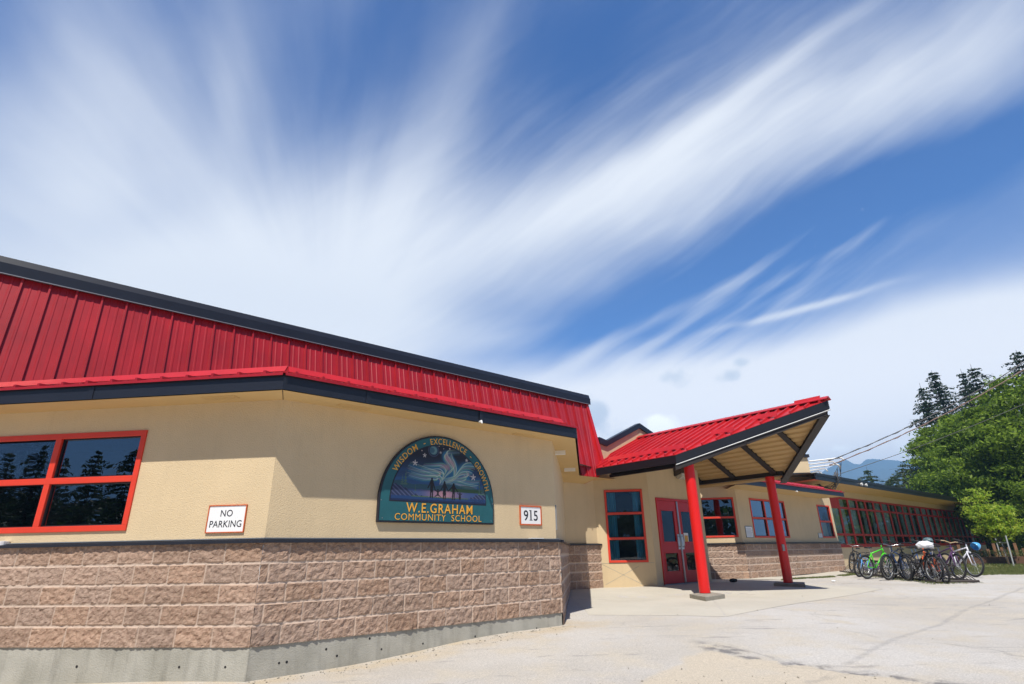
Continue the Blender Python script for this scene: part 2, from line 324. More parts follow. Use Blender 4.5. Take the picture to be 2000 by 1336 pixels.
    vm = nn('ShaderNodeVectorMath', operation='MULTIPLY_ADD'); wn_ = nn('ShaderNodeTexNoise'); wn_.inputs['Scale'].default_value = 1.3; wn_.inputs['Detail'].default_value = 6; t.links.new(tc.outputs['Object'], wn_.inputs['Vector']); t.links.new(wn_.outputs['Color'], vm.inputs[0]); vm.inputs[1].default_value = (.9, .9, 0); t.links.new(tc.outputs['Object'], vm.inputs[2])
    vo = nn('ShaderNodeTexVoronoi', feature='DISTANCE_TO_EDGE'); vo.inputs['Scale'].default_value = .42; t.links.new(vm.outputs[0], vo.inputs['Vector'])
    col = mixc(M('MULTIPLY', ss(vo.outputs['Distance'], .002, .010, 1, 0), ss(noise_(.8, 3), .50, .62, 0, .34)), col, (.22, .21, .20))
    # grass, dry grass and soil by the trees (towards the far right)
    far = M('MULTIPLY', ss(M('ADD', lin(-.05, 1, 18.9), wob), -.2, .3), ss(M('ADD', lin(.94, -.33, 7.15), wob), -.15, .15))
    far2 = ss(M('ADD', lin(.7, .72, 42), wob), -1, 1)
    g = mixc(ss(noise_(1.3, 5), .38, .62), (.11, .14, .035), (.30, .27, .13))
    col = mixc(M('MAXIMUM', far, far2), col, g)
    sp = ss(fine, .3, .7, .82, 1.16); sp2 = ss(fine2, .3, .7, .80, 1.15)
    mm = nn('ShaderNodeMix', data_type='RGBA'); mm.blend_type = 'MULTIPLY'; mm.inputs[0].default_value = 1
    wt = nn('ShaderNodeMix', data_type='RGBA'); wt.blend_type = 'MULTIPLY'; wt.inputs[0].default_value = 1; t.links.new(col, wt.inputs[6]); wt.inputs[7].default_value = (.98, .955, .925, 1)
    t.links.new(wt.outputs[2], mm.inputs[6]); t.links.new(M('MULTIPLY', sp, sp2), mm.inputs[7]); t.links.new(mm.outputs[2], b.inputs['Base Color'])
    bp = nn('ShaderNodeBump'); bp.inputs['Strength'].default_value = .55; bp.inputs['Distance'].default_value = .006
    t.links.new(M('ADD', fine, fine2), bp.inputs['Height']); t.links.new(bp.outputs[0], b.inputs['Normal'])
    MATS[name] = m
ground_material()
def build_ground():
    rs = [.0]; r = .4
    while r < 9000: rs.append(r); r *= 1.045 if r < 60 else 1.25
    na = 200; vs = [V((0, 0, gz(0, 0)))]; fs = []
    for r in rs[1:]:
        for k in range(na):
            a = 2*math.pi*k/na; x = r*math.cos(a); y = r*math.sin(a); vs.append(V((x, y, gz(x, y))))
    for k in range(na): fs.append((0, 1+k, 1+(k+1) % na))
    for i in range(len(rs)-2):
        for k in range(na): fs.append((1+i*na+k, 1+(i+1)*na+k, 1+(i+1)*na+(k+1) % na, 1+i*na+(k+1) % na))
    m = MB(); m.add(vs, fs); struct(m.build('ground', 'ground', smooth=True))
build_ground()
def patch(name, cs, mt, h=.004, step=.4, kind='structure'):
    a, b, c, d = [V((*p, 0)) for p in cs]; n = max(int(max((b-a).length, (c-d).length)/step), 1); k = max(int(max((d-a).length, (c-b).length)/step), 1)
    vs = []; fs = []
    for i in range(n+1):
        for j in range(k+1):
            p = (a.lerp(b, i/n)).lerp(d.lerp(c, i/n), j/k); vs.append(V((p.x, p.y, gz(p.x, p.y)+h)))
    for i in range(n):
        for j in range(k): fs.append((i*(k+1)+j, (i+1)*(k+1)+j, (i+1)*(k+1)+j+1, i*(k+1)+j+1))
    m = MB(); m.add(vs, fs); o = m.build(name, mt, smooth=True); return struct(o, kind)
patch('entrance_apron', [(1.15, 9.9), (3.1, 9.2), (4.7, 15.6), (1.1, 14.6)], 'apron_concrete', .003)
patch('entrance_apron', [(3.12, 9.2), (8.2, 13.6), (6.1, 18.3), (4.72, 15.6)], 'apron_concrete', .003)
patch('sidewalk', [(6.3, 18.1), (7.45, 16.9), (13.2, 22.1), (12.4, 23.2)], 'apron_concrete', .010)
patch('kerb_strip', [(14.9, 19.9), (22, 24.6), (22.3, 25.3), (14.7, 20.5)], 'apron_concrete', .012)
# ------------------------------------------------------------------ footprint
SL = 5.847; SC = 6.417; SE = 9.6; SF = 14.578; SG = 8.612; SH = 18.644; SI = 9.05; SW = 10.0
pC1 = inter(nL, SL, nC, SC)                                   # front corner
bC1 = inter(nL, 5.797, nC, 6.367)
bC2 = V((.672, 9.012, 0))                                     # right end of the diagonal block wall
# return wall runs along nL: frame with outward = dL
dRet = bC2.dot(dL)
sC2 = inter(nC, SC, dL, dRet-.05)
FRet = Fr(-dRet, -dL, nL)                                     # n inward = -dL, t = nL
FE = Fr(9.55, nC, dC); FF = Fr(SF, nL, dL); FG = Fr(SG, nC, dC); FH = Fr(SH, nL, dL); FI = Fr(9.0, nC, dC); FW = Fr(SW, nC, dC)
SCHOOL = thing('school_building', (-2.6, 6.2, Z0-1.1), 'single storey tan stucco school with red metal roofs and rough brown block base', 'building')
def wall_plane(m, F, d, s0, s1, z0, z1, holes=(), reveal=.13, top=None):
    """vertical wall face with rectangular holes (a,b,za,zb) and reveals"""
    ss_ = sorted({s0, s1, *[h[0] for h in holes], *[h[1] for h in holes]}); zz = sorted({z0, z1, *[h[2] for h in holes], *[h[3] for h in holes]})
    for a, b in zip(ss_[:-1], ss_[1:]):
        for c, e in zip(zz[:-1], zz[1:]):
            if any(h[0] <= (a+b)/2 <= h[1] and h[2] <= (c+e)/2 <= h[3] for h in holes): continue
            m.quad(F.pt(a, d, c), F.pt(b, d, c), F.pt(b, d, e), F.pt(a, d, e))
    for (a, b, c, e) in holes:
        q = [(a, c), (b, c), (b, e), (a, e)]
        for i in range(4):
            (x, y), (x2, y2) = q[i], q[(i+1) % 4]
            m.quad(F.pt(x, d, y), F.pt(x2, d, y2), F.pt(x2, d-reveal, y2), F.pt(x, d-reveal, y))
# d in these calls = outward offset from the frame's own plane (block face for FC/FL/FE/FI)
CAPB, CAPT = .148, .178
def sF(F, p): return p.dot(F.t)
# ---- windows: s0,s1,z0,z1 in a frame; columns / rows of panes
def window(name, F, s0, s1, z0, z1, cols, rows, d=-.05, bw=.055, fmat='frame_red', glass='glass_dark', label=None, room=1.6, curtain=None, mb=None, proud=.02, roomm='dark_room'):
    m = MB(); m.fbox(F, s0, s1, d-.05, d+proud, z0, z0+bw); m.fbox(F, s0, s1, d-.05, d+proud, z1-bw, z1)
    m.fbox(F, s0, s0+bw, d-.05, d+proud-.001, z0+bw, z1-bw); m.fbox(F, s1-bw, s1, d-.05, d+proud-.001, z0+bw, z1-bw)
    for c in cols: m.fbox(F, c-bw*.6, c+bw*.6, d-.05, d+proud-.004, z0+bw, z1-bw)
    for r in rows: m.fbox(F, s0+bw, s1-bw, d-.05, d+proud-.002, r-bw*.55, r+bw*.55)
    o = m.build('window', fmat, SCHOOL, bevel=.004)
    if label: o['label'] = label
    # thin dark gasket line then glass
    e = MB(); cs = [s0+bw]+[x for c in cols for x in (c-bw*.6, c+bw*.6)]+[s1-bw]; rs = [z0+bw]+[x for r in rows for x in (r-bw*.55, r+bw*.55)]+[z1-bw]
    g = MB()
    for i in range(0, len(cs), 2):
        for j in range(0, len(rs), 2):
            a, b, c, f = cs[i], cs[i+1], rs[j], rs[j+1]; w = .014
            e.fbox(F, a, a+w, d-.045, d-.012, c, f); e.fbox(F, b-w, b, d-.045, d-.012, c, f); e.fbox(F, a+w, b-w, d-.045, d-.012, c, c+w); e.fbox(F, a+w, b-w, d-.045, d-.012, f-w, f)
            g.quad(F.pt(a, d-.03, c), F.pt(b, d-.03, c), F.pt(b, d-.03, f), F.pt(a, d-.03, f))
    e.build('gasket', 'black_trim', SCHOOL, o); g.build('pane', glass, SCHOOL, o)
    r = MB(); A = lambda s, q, z: F.pt(s, q, z); D = d-.131; B = d-room; x0, x1, y0, y1 = s0-.06, s1+.06, z0-.1, z1+.1
    r.quad(A(x0, B, y0), A(x1, B, y0), A(x1, B, y1), A(x0, B, y1)); r.quad(A(x0, D, y0), A(x0, B, y0), A(x0, B, y1), A(x0, D, y1)); r.quad(A(x1, D, y0), A(x1, B, y0), A(x1, B, y1), A(x1, D, y1))
    r.quad(A(x0, D, y0), A(x1, D, y0), A(x1, B, y0), A(x0, B, y0)); r.quad(A(x0, D, y1), A(x1, D, y1), A(x1, B, y1), A(x0, B, y1)); r.build('interior', roomm, SCHOOL, o)
    if curtain:
        for (a, b, za, zb, cm) in curtain:
            c = MB(); n = max(int((b-a)/.022), 4)
            pts = [(a+(b-a)*i/n, d-.19+.022*math.sin(i*1.3)+.006*math.sin(i*.37)) for i in range(n+1)]
            for (p, q), (p2, q2) in zip(pts[:-1], pts[1:]): c.quad(F.pt(p, q, za), F.pt(p2, q2, za), F.pt(p2, q2, zb), F.pt(p, q, zb))
            c.build('curtain', cm, SCHOOL, o, smooth=True)
    return o
def s_at(F, x, y, d=-.05): return hit(x, y, F.dist-d, F.n).dot(F.t)
def z_at(F, x, y, d=-.05): return hit(x, y, F.dist-d, F.n).z
# ---- stucco walls
SOF = 1.70
st = MB()
LW = (-8.6, -3.0)   # placeholder
sL1 = pC1.dot(dL)
wR = hit(263, 940, SL, nL).dot(dL); wRt = hit(290, 839, SL, nL).dot(dL)
WL = (wRt-3*1.118-.05, wRt, .305, 1.415)
wall_plane(st, FL, -.05, sL1-9.5, sL1, CAPT-.05, SOF, [WL])
sC1 = pC1.dot(dC); sC2s = sC2.dot(dC)
wall_plane(st, FC, -.05, sC1, sC2s, CAPT-.05, SOF)
qRE = inter(nC, SE, dL, dRet-.05)                             # return / E inner corner
wall_plane(st, FRet, -.05, sC2.dot(nL), qRE.dot(nL), CAPT-.05, SOF)
qEF = inter(nC, SE, nL, SF)
wall_plane(st, FE, -.05, qRE.dot(dC), qEF.dot(dC), CAPT-.05, SOF+.2)
qFG = inter(nL, SF, nC, SG)
WF = (hit(1182, 1030, SF, nL).dot(dL)-.09, 0, -.25, 1.45); WF = (V((2.241, 14.415, 0)).dot(dL), V((3.175, 14.306, 0)).dot(dL), -.25, 1.45)
wall_plane(st, FF, 0, qEF.dot(dL), qFG.dot(dL), -1.1, SOF+.25, [WF])
# scored X under the window
for (a, b) in (((.05, -.27), (1.0, -.74)), ((.12, -.74), (.95, -.33)), ((.02, -.262), (1.31, -.262))):
    s0 = qEF.dot(dL); p = FF.pt(s0+a[0], .002, a[1]); q = FF.pt(s0+b[0], .002, b[1]); t_ = (q-p).normalized(); nz = V((0, 0, .004))
    st.m = 1; st.quad(p-nz, q-nz, q+nz, p+nz); st.m = 0
gEnd = V((5.12, 15.84, 0)); sGe = gEnd.dot(dC); sG0 = qFG.dot(dC)
DR = (V((3.519, 14.453, 0)).dot(dC), V((3.519, 14.453, 0)).dot(dC)+1.80, -.775, 1.253)
wall_plane(st, FG, 0, sG0, sGe, -1.1, 2.05, [DR])
sGr = (V((5.19, 13.43, 0))-V((.6225, -.7826, 0))*1.86).dot(dC)
st.quad(FG.pt(sG0, 0, 2.05), FG.pt(sGe, 0, 2.05), FG.pt(sGr, 0, 2.72), FG.pt(sG0, 0, 2.34)); st.quad(FF.pt(qEF.dot(dL), 0, 1.95), FF.pt(qFG.dot(dL), 0, 1.95), FF.pt(qFG.dot(dL), 0, 2.34), FF.pt(qEF.dot(dL), 0, 1.955))
# fin wall at the right of the doors, then the recess back to H
qH0 = FG.pt(sGe, 0, 0)
st.quad(qH0+V((0, 0, -1.1)), qH0+nC*3.2+V((0, 0, -1.1)), qH0+nC*3.2+V((0, 0, 2.3)), qH0+V((0, 0, 2.3)))
qHI = inter(nL, SH, nC, SI); sH0 = (qH0+nC*2.0).dot(dL)-1.5
WH = (V((5.878, 18.083, 0)).dot(dL)-.12, V((6.805, 17.974, 0)).dot(dL), .35, 1.525)
wall_plane(st, FH, 0, sH0, qHI.dot(dL), CAPT-.05, 1.95, [WH])
sI0 = qHI.dot(dC); sI1 = V((12.40, 22.75, 0)).dot(dC)
WI1 = (V((7.501, 18.485, 0)).dot(dC), V((9.338, 20.078, 0)).dot(dC), .335, 1.535); WI2 = (V((11.366, 21.837, 0)).dot(dC), V((12.225, 22.586, 0)).dot(dC), .345, 1.53)
wall_plane(st, FI, -.05, sI0, sI1, CAPT-.05, 1.95, [WI1, WI2])
FIe = Fr(-V((12.40, 22.75, 0)).dot(dC), -dC, nC)
wall_plane(st, FIe, 0, 9.05, 10.2, -1.1, 2.0)
sW0 = sI1-.2; sW1 = 64.3
SILL = .09
wall_plane(st, FW, 0, sW0, sW1, -1.4, SILL)
st.build('wall', ['stucco', 'concrete'], SCHOOL)
# ---- upper gable block over the entrance
gb = MB(); KG = 9.45/8.61; GQ = lambda x, y: hit(x, y, 9.45, nC); q0 = GQ(1179, 912); q1 = GQ(1169.5, 866)
gp = [q0, V((6.0, 16.6, 1.76))*KG, V((6.0, 16.6, 1.9))*KG, V((4.9, 15.63, 2.25))*KG, V((3.222, 14.19, 3.0))*KG, V((2.205, 13.31, 2.40))*KG, q1]
gb.prism(gp, nC*.06); gb.build('gable_wall', 'stucco', SCHOOL)
gt = MB()
def band(m, a, b, h, t0, t1):
    a = V(a)*KG; b = V(b)*KG; hz = V((0, 0, h*KG)); m.box8([a-nC*t0-hz, b-nC*t0-hz, b+nC*t1-hz, a+nC*t1-hz, a-nC*t0, b-nC*t0, b+nC*t1, a+nC*t1])
band(gt, (2.0, 13.12, 2.54), (2.21, 13.31, 2.49), .14, .05, .12); band(gt, (2.21, 13.31, 2.49), (3.226, 14.195, 3.09), .13, .052, .10); band(gt, (3.226, 14.195, 3.09), (4.6, 15.38, 2.50), .13, .05, .10)
gt.build('gable_cap', 'navy', SCHOOL)
# ---- low walls of split-face block
def block_material():
    m = bpy.data.materials.new('split_block'); m.use_nodes = True; t = m.node_tree; b = t.nodes['Principled BSDF']; b.inputs['Roughness'].default_value = .95; b.inputs['Specular IOR Level'].default_value = .15
    at = t.nodes.new('ShaderNodeAttribute'); at.attribute_name = 'blk'; sp = t.nodes.new('ShaderNodeSeparateColor'); t.links.new(at.outputs['Color'], sp.inputs[0])
    tc = t.nodes.new('ShaderNodeTexCoord')
    n = t.nodes.new('ShaderNodeTexNoise'); n.inputs['Scale'].default_value = 26; n.inputs['Detail'].default_value = 6; n.inputs['Roughness'].default_value = .7; t.links.new(tc.outputs['Object'], n.inputs['Vector'])
    r = t.nodes.new('ShaderNodeMapRange'); t.links.new(n.outputs[0], r.inputs[0]); r.inputs[1].default_value = .3; r.inputs[2].default_value = .72
    a = t.nodes.new('ShaderNodeMix'); a.data_type = 'RGBA'; t.links.new(r.outputs[0], a.inputs[0]); a.inputs[6].default_value = (.26, .165, .12, 1); a.inputs[7].default_value = (.45, .325, .245, 1)
    hs = t.nodes.new('ShaderNodeHueSaturation'); t.links.new(a.outputs[2], hs.inputs['Color'])
    v = t.nodes.new('ShaderNodeMapRange'); t.links.new(sp.outputs[1], v.inputs[0]); v.inputs[3].default_value = .86; v.inputs[4].default_value = 1.12; t.links.new(v.outputs[0], hs.inputs['Value'])
    v2 = t.nodes.new('ShaderNodeMapRange'); t.links.new(sp.outputs[2], v2.inputs[0]); v2.inputs[3].default_value = .9; v2.inputs[4].default_value = 1.08; t.links.new(v2.outputs[0], hs.inputs['Saturation'])
    mx = t.nodes.new('ShaderNodeMix'); mx.data_type = 'RGBA'; t.links.new(sp.outputs[0], mx.inputs[0]); t.links.new(hs.outputs[0], mx.inputs[6]); mx.inputs[7].default_value = (.52, .41, .33, 1)
    t.links.new(mx.outputs[2], b.inputs['Base Color'])
    n2 = t.nodes.new('ShaderNodeTexNoise'); n2.inputs['Scale'].default_value = 90; n2.inputs['Detail'].default_value = 4; t.links.new(tc.outputs['Object'], n2.inputs['Vector'])
    bp = t.nodes.new('ShaderNodeBump'); bp.inputs['Strength'].default_value = .7; bp.inputs['Distance'].default_value = .006; t.links.new(n2.outputs[0], bp.inputs['Height']); t.links.new(bp.outputs[0], b.inputs['Normal'])
    MATS['split_block'] = m
block_material()
CH = .1935; BL = .406; JW = .0052
def block_wall(F, s0, s1, ztop, n, off, step, amp=.0105, seed=0, d=0.0):
    """n courses down from ztop; off = joint phase of odd courses, measured from s0"""
    ns = int((s1-s0)/step)+1; nz = int(n*CH/step)+1
    ss_ = np.linspace(s0, s1, ns+1); zz = np.linspace(ztop-n*CH, ztop, nz+1)
    # snap grid lines to mortar joints in z
    for i in range(n+1):
        for q in (-JW, JW):
            z = ztop-i*CH+q; k = int(np.abs(zz-z).argmin())
            if 0 < k < nz: zz[k] = z
    vs = []; cols = []
    for z in zz:
        i = min(max(int((ztop-z)/CH), 0), n-1); zc = ztop-(i+.5)*CH
        ez = CH/2-abs(z-zc)
        if z >= ztop-.004 or z <= ztop-n*CH+.002: ez = max(ez, .012)
        ph = off[i % len(off)]
        for s in ss_:
            u = (s-s0-ph)/BL; j = math.floor(u); es = min(u-j, j+1-u)*BL
            if s-s0 < .004 or s1-s < .004: es = max(es, .012)
            e = min(ez, es); mort = 1 if e < JW*1.25 else 0
            k = max(0, min(1, (e-JW)/.009)); k = k*k*(3-2*k)
            bx = (i*37+j*101+seed*13) % 997; r1 = math.sin(bx*12.9898)*43758.5453 % 1; r2 = math.sin(bx*78.233)*12543.123 % 1; r3 = math.sin(bx*39.42)*9631.77 % 1
            p = V((s*1.0+bx*3.1, z, seed))
            h = noise.fractal(p*15, .75, 2.1, 6)*1.25 + .45*noise.noise(p*6) + .5*abs(noise.noise(p*24))
            h = amp*(h*.95) + amp*.45*((r1-.5)*(u-j-.5)*2+(r2-.5)*(z-zc)/CH*2) + amp*.35
            o = -.0035*(1-k) + k*h
            vs.append(F.pt(float(s), d+o, float(z))); cols.append((mort, r2, r3, 1))
    fs = [(a*(ns+1)+b, a*(ns+1)+b+1, (a+1)*(ns+1)+b+1, (a+1)*(ns+1)+b) for a in range(nz) for b in range(ns)]
    m = MB(); m.add(vs, fs); o = m.build('block_wall', 'split_block', SCHOOL)
    ca = o.data.color_attributes.new('blk', 'FLOAT_COLOR', 'POINT'); ca.data.foreach_set('color', np.array(cols, dtype=np.float32).ravel())
    return o
sb = bC1.dot(dC); se = bC2.dot(dC); sLb = bC1.dot(dL)
block_wall(FC, sb, se, CAPB, 5, [.285, .085], .0125, seed=1)
block_wall(FL, sLb-5.2, sLb, CAPB, 5, [5.2 % BL-.005, (5.2-.2) % BL], .0125, seed=2)
rb0 = bC2.dot(nL); rb1 = inter(nC, 9.55, dL, dRet).dot(nL)
block_wall(FRet, rb0, rb1, CAPB, 6, [.2, .0], .03, seed=3)
eb0 = inter(nC, 9.55, dL, dRet).dot(dC); eb1 = V((2.065, 14.44, 0)).dot(dC)
block_wall(FE, eb0, eb1, CAPB, 5, [.2, .0], .02, seed=4)
ee = FE.pt(eb1, 0, 0)
m_ = MB(); m_.box8([FE.pt(eb1-.005, -.004, -1.0), FE.pt(eb1, -.004, -1.0), FE.pt(eb1, -.2, -1.0), FE.pt(eb1-.005, -.2, -1.0), FE.pt(eb1-.005, -.004, CAPB), FE.pt(eb1, -.004, CAPB), FE.pt(eb1, -.2, CAPB), FE.pt(eb1-.005, -.2, CAPB)])
m_.build('block_wall', 'pad_concrete', SCHOOL)
FHb = Fr(SH-.05, nL, dL); hb1 = inter(nL, SH-.05, nC, 9.0).dot(dL)
block_wall(FHb, sH0, hb1, CAPB, 5, [.3, .1], .028, seed=5)
ib0 = inter(nL, SH-.05, nC, 9.0).dot(dC)
block_wall(FI, ib0, sI1, CAPB, 5, [.15, .35], .024, seed=6)
m_ = MB(); m_.fbox(FI, sI1-.002, sI1+.002, -.9, .004, -1.1, CAPB); m_.build('block_wall', 'pad_concrete', SCHOOL)
# caps
def cap(F, s0, s1, o0=.045, m0=0, m1=0):
    a = [(o0, CAPB), (o0, CAPT), (-.055, CAPT+.02), (-.055, CAPB-.0)]
    vs = [F.pt(s0-m0*(d), d, z) for d, z in a]+[F.pt(s1+m1*(d), d, z) for d, z in a]
    cp = MB(); cp.add(vs, [(0, 1, 5, 4), (1, 2, 6, 5), (3, 0, 4, 7), (0, 3, 2, 1), (4, 5, 6, 7)]); cp.build('ledge_cap', 'navy', SCHOOL)
tn = math.tan(math.radians(47.6/2))
cap(FL, sLb-5.4, sLb, m1=tn); cap(FC, sb, se, m0=tn, m1=1.1); cap(FRet, rb0, rb1, m0=1.1); cap(FE, eb0, eb1+.02); cap(FHb, sH0, hb1, m1=tn); cap(FI, ib0, sI1, m0=tn)
ld = MB()
for F, a, b in ((FL, sLb-5.4, sLb+.01), (FC, sb, se)): ld.fbox(F, a, b, -.05, .012, CAPT+.012, CAPT+.022)
ld.build('ledge_flashing', 'grey_metal', SCHOOL)
# footing with form-tie holes
ft = MB()
for F, a, b, dd in ((FL, sLb-5.4, sLb, -.012), (FC, sb, se-.012, -.012)):
    ft.quad(F.pt(a, dd, -1.4), F.pt(b, dd, -1.4), F.pt(b, dd, CAPB-5*CH), F.pt(a, dd, CAPB-5*CH)); ft.quad(F.pt(a, dd, CAPB-5*CH), F.pt(b, dd, CAPB-5*CH), F.pt(b, dd-.05, CAPB-5*CH), F.pt(a, dd-.05, CAPB-5*CH))
ft.quad(FRet.pt(rb0, -.0, -1.4), FRet.pt(rb1, 0, -1.4), FRet.pt(rb1, -.02, CAPB-6*CH+.2), FRet.pt(rb0, -.02, CAPB-6*CH+.2))
fo = ft.build('footing', 'concrete', SCHOOL)
def disc(m, c, n, r, k=10):
    n = V(n).normalized(); a = n.cross(V((0, 0, 1))).normalized(); b = n.cross(a); m.quad(*[V(c)+(a*math.cos(2*math.pi*i/k)+b*math.sin(2*math.pi*i/k))*r for i in range(k)])
for F, x, y in ((FL, 350, 1303), (FL, 440, 1303), (FL, 150, 1302), (FC, 545, 1295), (FC, 560, 1293), (FC, 658, 1281), (FC, 745, 1268), (FC, 722, 1247), (FC, 826, 1257), (FC, 928, 1243), (FC, 990, 1235), (FC, 1048, 1227), (FC, 637, 1268)):
    th = MB(); s = s_at(F, x, y, -.012); z = z_at(F, x, y, -.012); disc(th, F.pt(s, -.0105, z), -F.n, .011+.004*random.random()); th.build('tie_hole', 'black_trim', SCHOOL, fo)
# ---- soffits, fascias, low red eave roofs
Ec = V((-2.487, 5.768, 0)); Rc = V((1.010, 8.83, 0)); Rb = V((1.572, 13.463, 0))
EL = FL.pt(sLb-9.3, .36, 0)
sf = MB()
sf.quad(*[p+V((0, 0, SOF)) for p in (EL, Ec, Rc, Rb, FE.pt(eb1+.3, .41, 0), FE.pt(eb1+.3, -1, 0), FL.pt(sLb-6.5, -2, 0))])
sf.build('soffit', 'soffit', SCHOOL)
FT = 1.868
def eave(pts, z0, z1, mt='navy', th_=.03, name='fascia'):
    m = MB()
    for a, b in zip(pts[:-1], pts[1:]):
        a = V(a); b = V(b); t = (b-a).normalized(); n = V((t.y, -t.x, 0)); m.box8([a+n*.001+V((0, 0, z0)), b+n*.001+V((0, 0, z0)), b-n*th_+V((0, 0, z0)), a-n*th_+V((0, 0, z0)), a+n*.001+V((0, 0, z1)), b+n*.001+V((0, 0, z1)), b-n*th_+V((0, 0, z1)), a-n*th_+V((0, 0, z1))])
    return m.build(name, mt, SCHOOL)
eave([EL, Ec, Rc, Rb], SOF, FT)
# fascia lower drip line, slightly proud
def lowroof(a, b, c, d, rise, off=.035, name='eave_roof', guard=(.02, .96), bt='roof_bright', gz_=.040, gd=.12):
    """a-b the eave (left to right), d-c the back line. Ribs every 305 mm, snow guard bar near the edge"""
    m = MB(); a, b, c, d = V(a), V(b), V(c), V(d); t = (b-a).normalized(); n = V((-t.y, t.x, 0)); a0 = a-n*off; b0 = b-n*off
    Zr = lambda p, h=0: V((p.x, p.y, FTZ+h+rise*((p-a0).dot(n))))
    m.quad(Zr(a0), Zr(b0), Zr(c), Zr(d)); m.quad(Zr(a0), Zr(b0), Zr(b0, -.028), Zr(a0, -.028))
    L_ = (b0-a0).length; k = .12
    dep = min((c-b0).dot(n), (d-a0).dot(n))
    while k < L_:
        p = a0+t*k; q = p+n*dep; w = t*.018
        m.box8([Zr(p-w), Zr(p+w), Zr(q+w), Zr(q-w), Zr(p-w*.7, .035), Zr(p+w*.7, .035), Zr(q+w*.7, .035), Zr(q-w*.7, .035)]); k += .305
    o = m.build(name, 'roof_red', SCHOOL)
    g = MB(); p = a0+t*L_*guard[0]+n*gd; q = a0+t*L_*guard[1]+n*gd; e = n*.012
    g.box8([Zr(p-e, gz_), Zr(q-e, gz_), Zr(q+e, gz_), Zr(p+e, gz_), Zr(p+n*.05-e, gz_+.07), Zr(q+n*.05-e, gz_+.07), Zr(q+n*.05+e, gz_+.07), Zr(p+n*.05+e, gz_+.07)])
    g.build('snow_guard', bt, SCHOOL, o); return o
FTZ = FT+.012
mz = lambda d: 0
lowroof(EL, Ec, Ec+nL*.9+dL*.4, EL+nL*.9, .12, guard=(0, .995)); lowroof(Ec, Rc, Rc+nC*3.1, Ec+nC*3.1, .10, guard=(.015, .955))
for F_, p_ in ((Fr(5.437, nL, dL), (178, 768)), (Fr(5.99, nC, dC), (720, 776)), (Fr(5.99, nC, dC), (940, 812))):
    q = hit(p_[0], p_[1], F_.dist, F_.n); s_ = q.dot(F_.t); m = MB(); m.fbox(F_, s_-.03, s_+.03, .0, .006, SOF-.002, FT+.002); m.build('fascia_seam', 'navy', SCHOOL)
m = MB(); a_ = Ec+V((0, 0, SOF-.002)); b_ = pC1+V((0, 0, SOF-.002)); w_ = (b_-a_).normalized().cross(V((0, 0, 1)))*.004; m.quad(a_-w_, b_-w_, b_+w_, a_+w_); m.build('soffit_joint', 'lamp_body', SCHOOL)
# ---- tall leaning red parapet (mansard) behind, 305 mm ribs
LEAN = math.radians(13.3); uM = V((0, 0, 1))*math.cos(LEAN)+nC*math.sin(LEAN); oM = -nC*math.cos(LEAN)+V((0, 0, 1))*math.sin(LEAN)
P0 = nC*V((1.572, 13.463, 0)).dot(nC)+V((0, 0, SOF))
def mp(s, h, o=0): return P0+dC*s+uM*h+oM*o
HM = 2.04; tE = 10.905; tEb = 11.0
mm = MB(); prof = []
k = -2.155+.305*0; s = -3.0-.305*6-.17
rib0 = -.015; i0 = -6
prof.append((rib0+.305*i0-.1, 0))
i = i0
while rib0+.305*i < tE-.04:
    x = rib0+.305*i
    prof += [(x-.016, 0), (x-.011, .036), (x+.011, .036), (x+.016, 0), (x+.085, 0), (x+.093, .006), (x+.113, .006), (x+.121, 0), (x+.185, 0), (x+.193, .006), (x+.213, .006), (x+.221, 0)]
    i += 1
prof = [p for p in prof if p[0] < tE-.03]+[(tE-.02, 0)]
n_ = len(prof); vs = [mp(s-(max(0, s-10.0)*.3), 0, o) for s, o in prof]+[mp(s+(0 if s < tE-.1 else -.0), HM, o) for s, o in prof]
mm.add(vs, [(j, j+1, n_+j+1, n_+j) for j in range(n_-1)])
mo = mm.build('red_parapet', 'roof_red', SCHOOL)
tr = MB(); tr.prism([mp(a_, h_, -.019) for a_, h_ in ((10.50, .0), (10.64, 0), (11.0, .42), (tE+.05, HM), (tE-.05, HM), (10.90, .45))], oM*.05)
tr.prism([mp(a_, h_, -.02) for a_, h_ in ((10.4, .0), (10.64, 0), (11.0, .42), (tE+.05, HM), (tE-.1, HM))], oM*-.45)
tr.build('rake_trim', 'roof_bright', SCHOOL, mo)
bk = MB(); bk.box8([mp(-1.7, .3, -.03), mp(10.6, .3, -.03), mp(10.6, .3, -.45), mp(-1.7, .3, -.45), mp(-1.7, HM, -.03), mp(tE-.1, HM, -.03), mp(tE-.1, HM, -.45), mp(-1.7, HM, -.45)]); bk.build('parapet_back', 'stucco', SCHOOL, mo)
bs = MB(); bs.quad(mp(8.5, -.001, 0.0), mp(10.62, -.001, 0.0), mp(10.62, -.001, -.55), mp(8.5, -.001, -.55)); bs.build('parapet_soffit', 'soffit', SCHOOL, mo)
cpm = MB(); zc = 3.672; s0 = -1.75
yb = V((0, 0, 0))
def cb(s, d, z): return nC*(P0.dot(nC)+(zc-SOF)*math.tan(LEAN)-d)+dC*s+V((0, 0, z))
for (d0, d1, za, zb) in ((-.35, .075, zc, zc+.15), (-.35, .062, zc+.15, zc+.255)):
    cpm.box8([cb(s0, d1, za), cb(tE+.09, d1, za), cb(tE+.09, d0, za), cb(s0, d0, za), cb(s0, d1-(.035 if za > zc else 0), zb), cb(tE+.09, d1-(.035 if za > zc else 0), zb), cb(tE+.09, d0, zb), cb(s0, d0, zb)])
co_ = cpm.build('parapet_cap', 'navy', SCHOOL, mo)
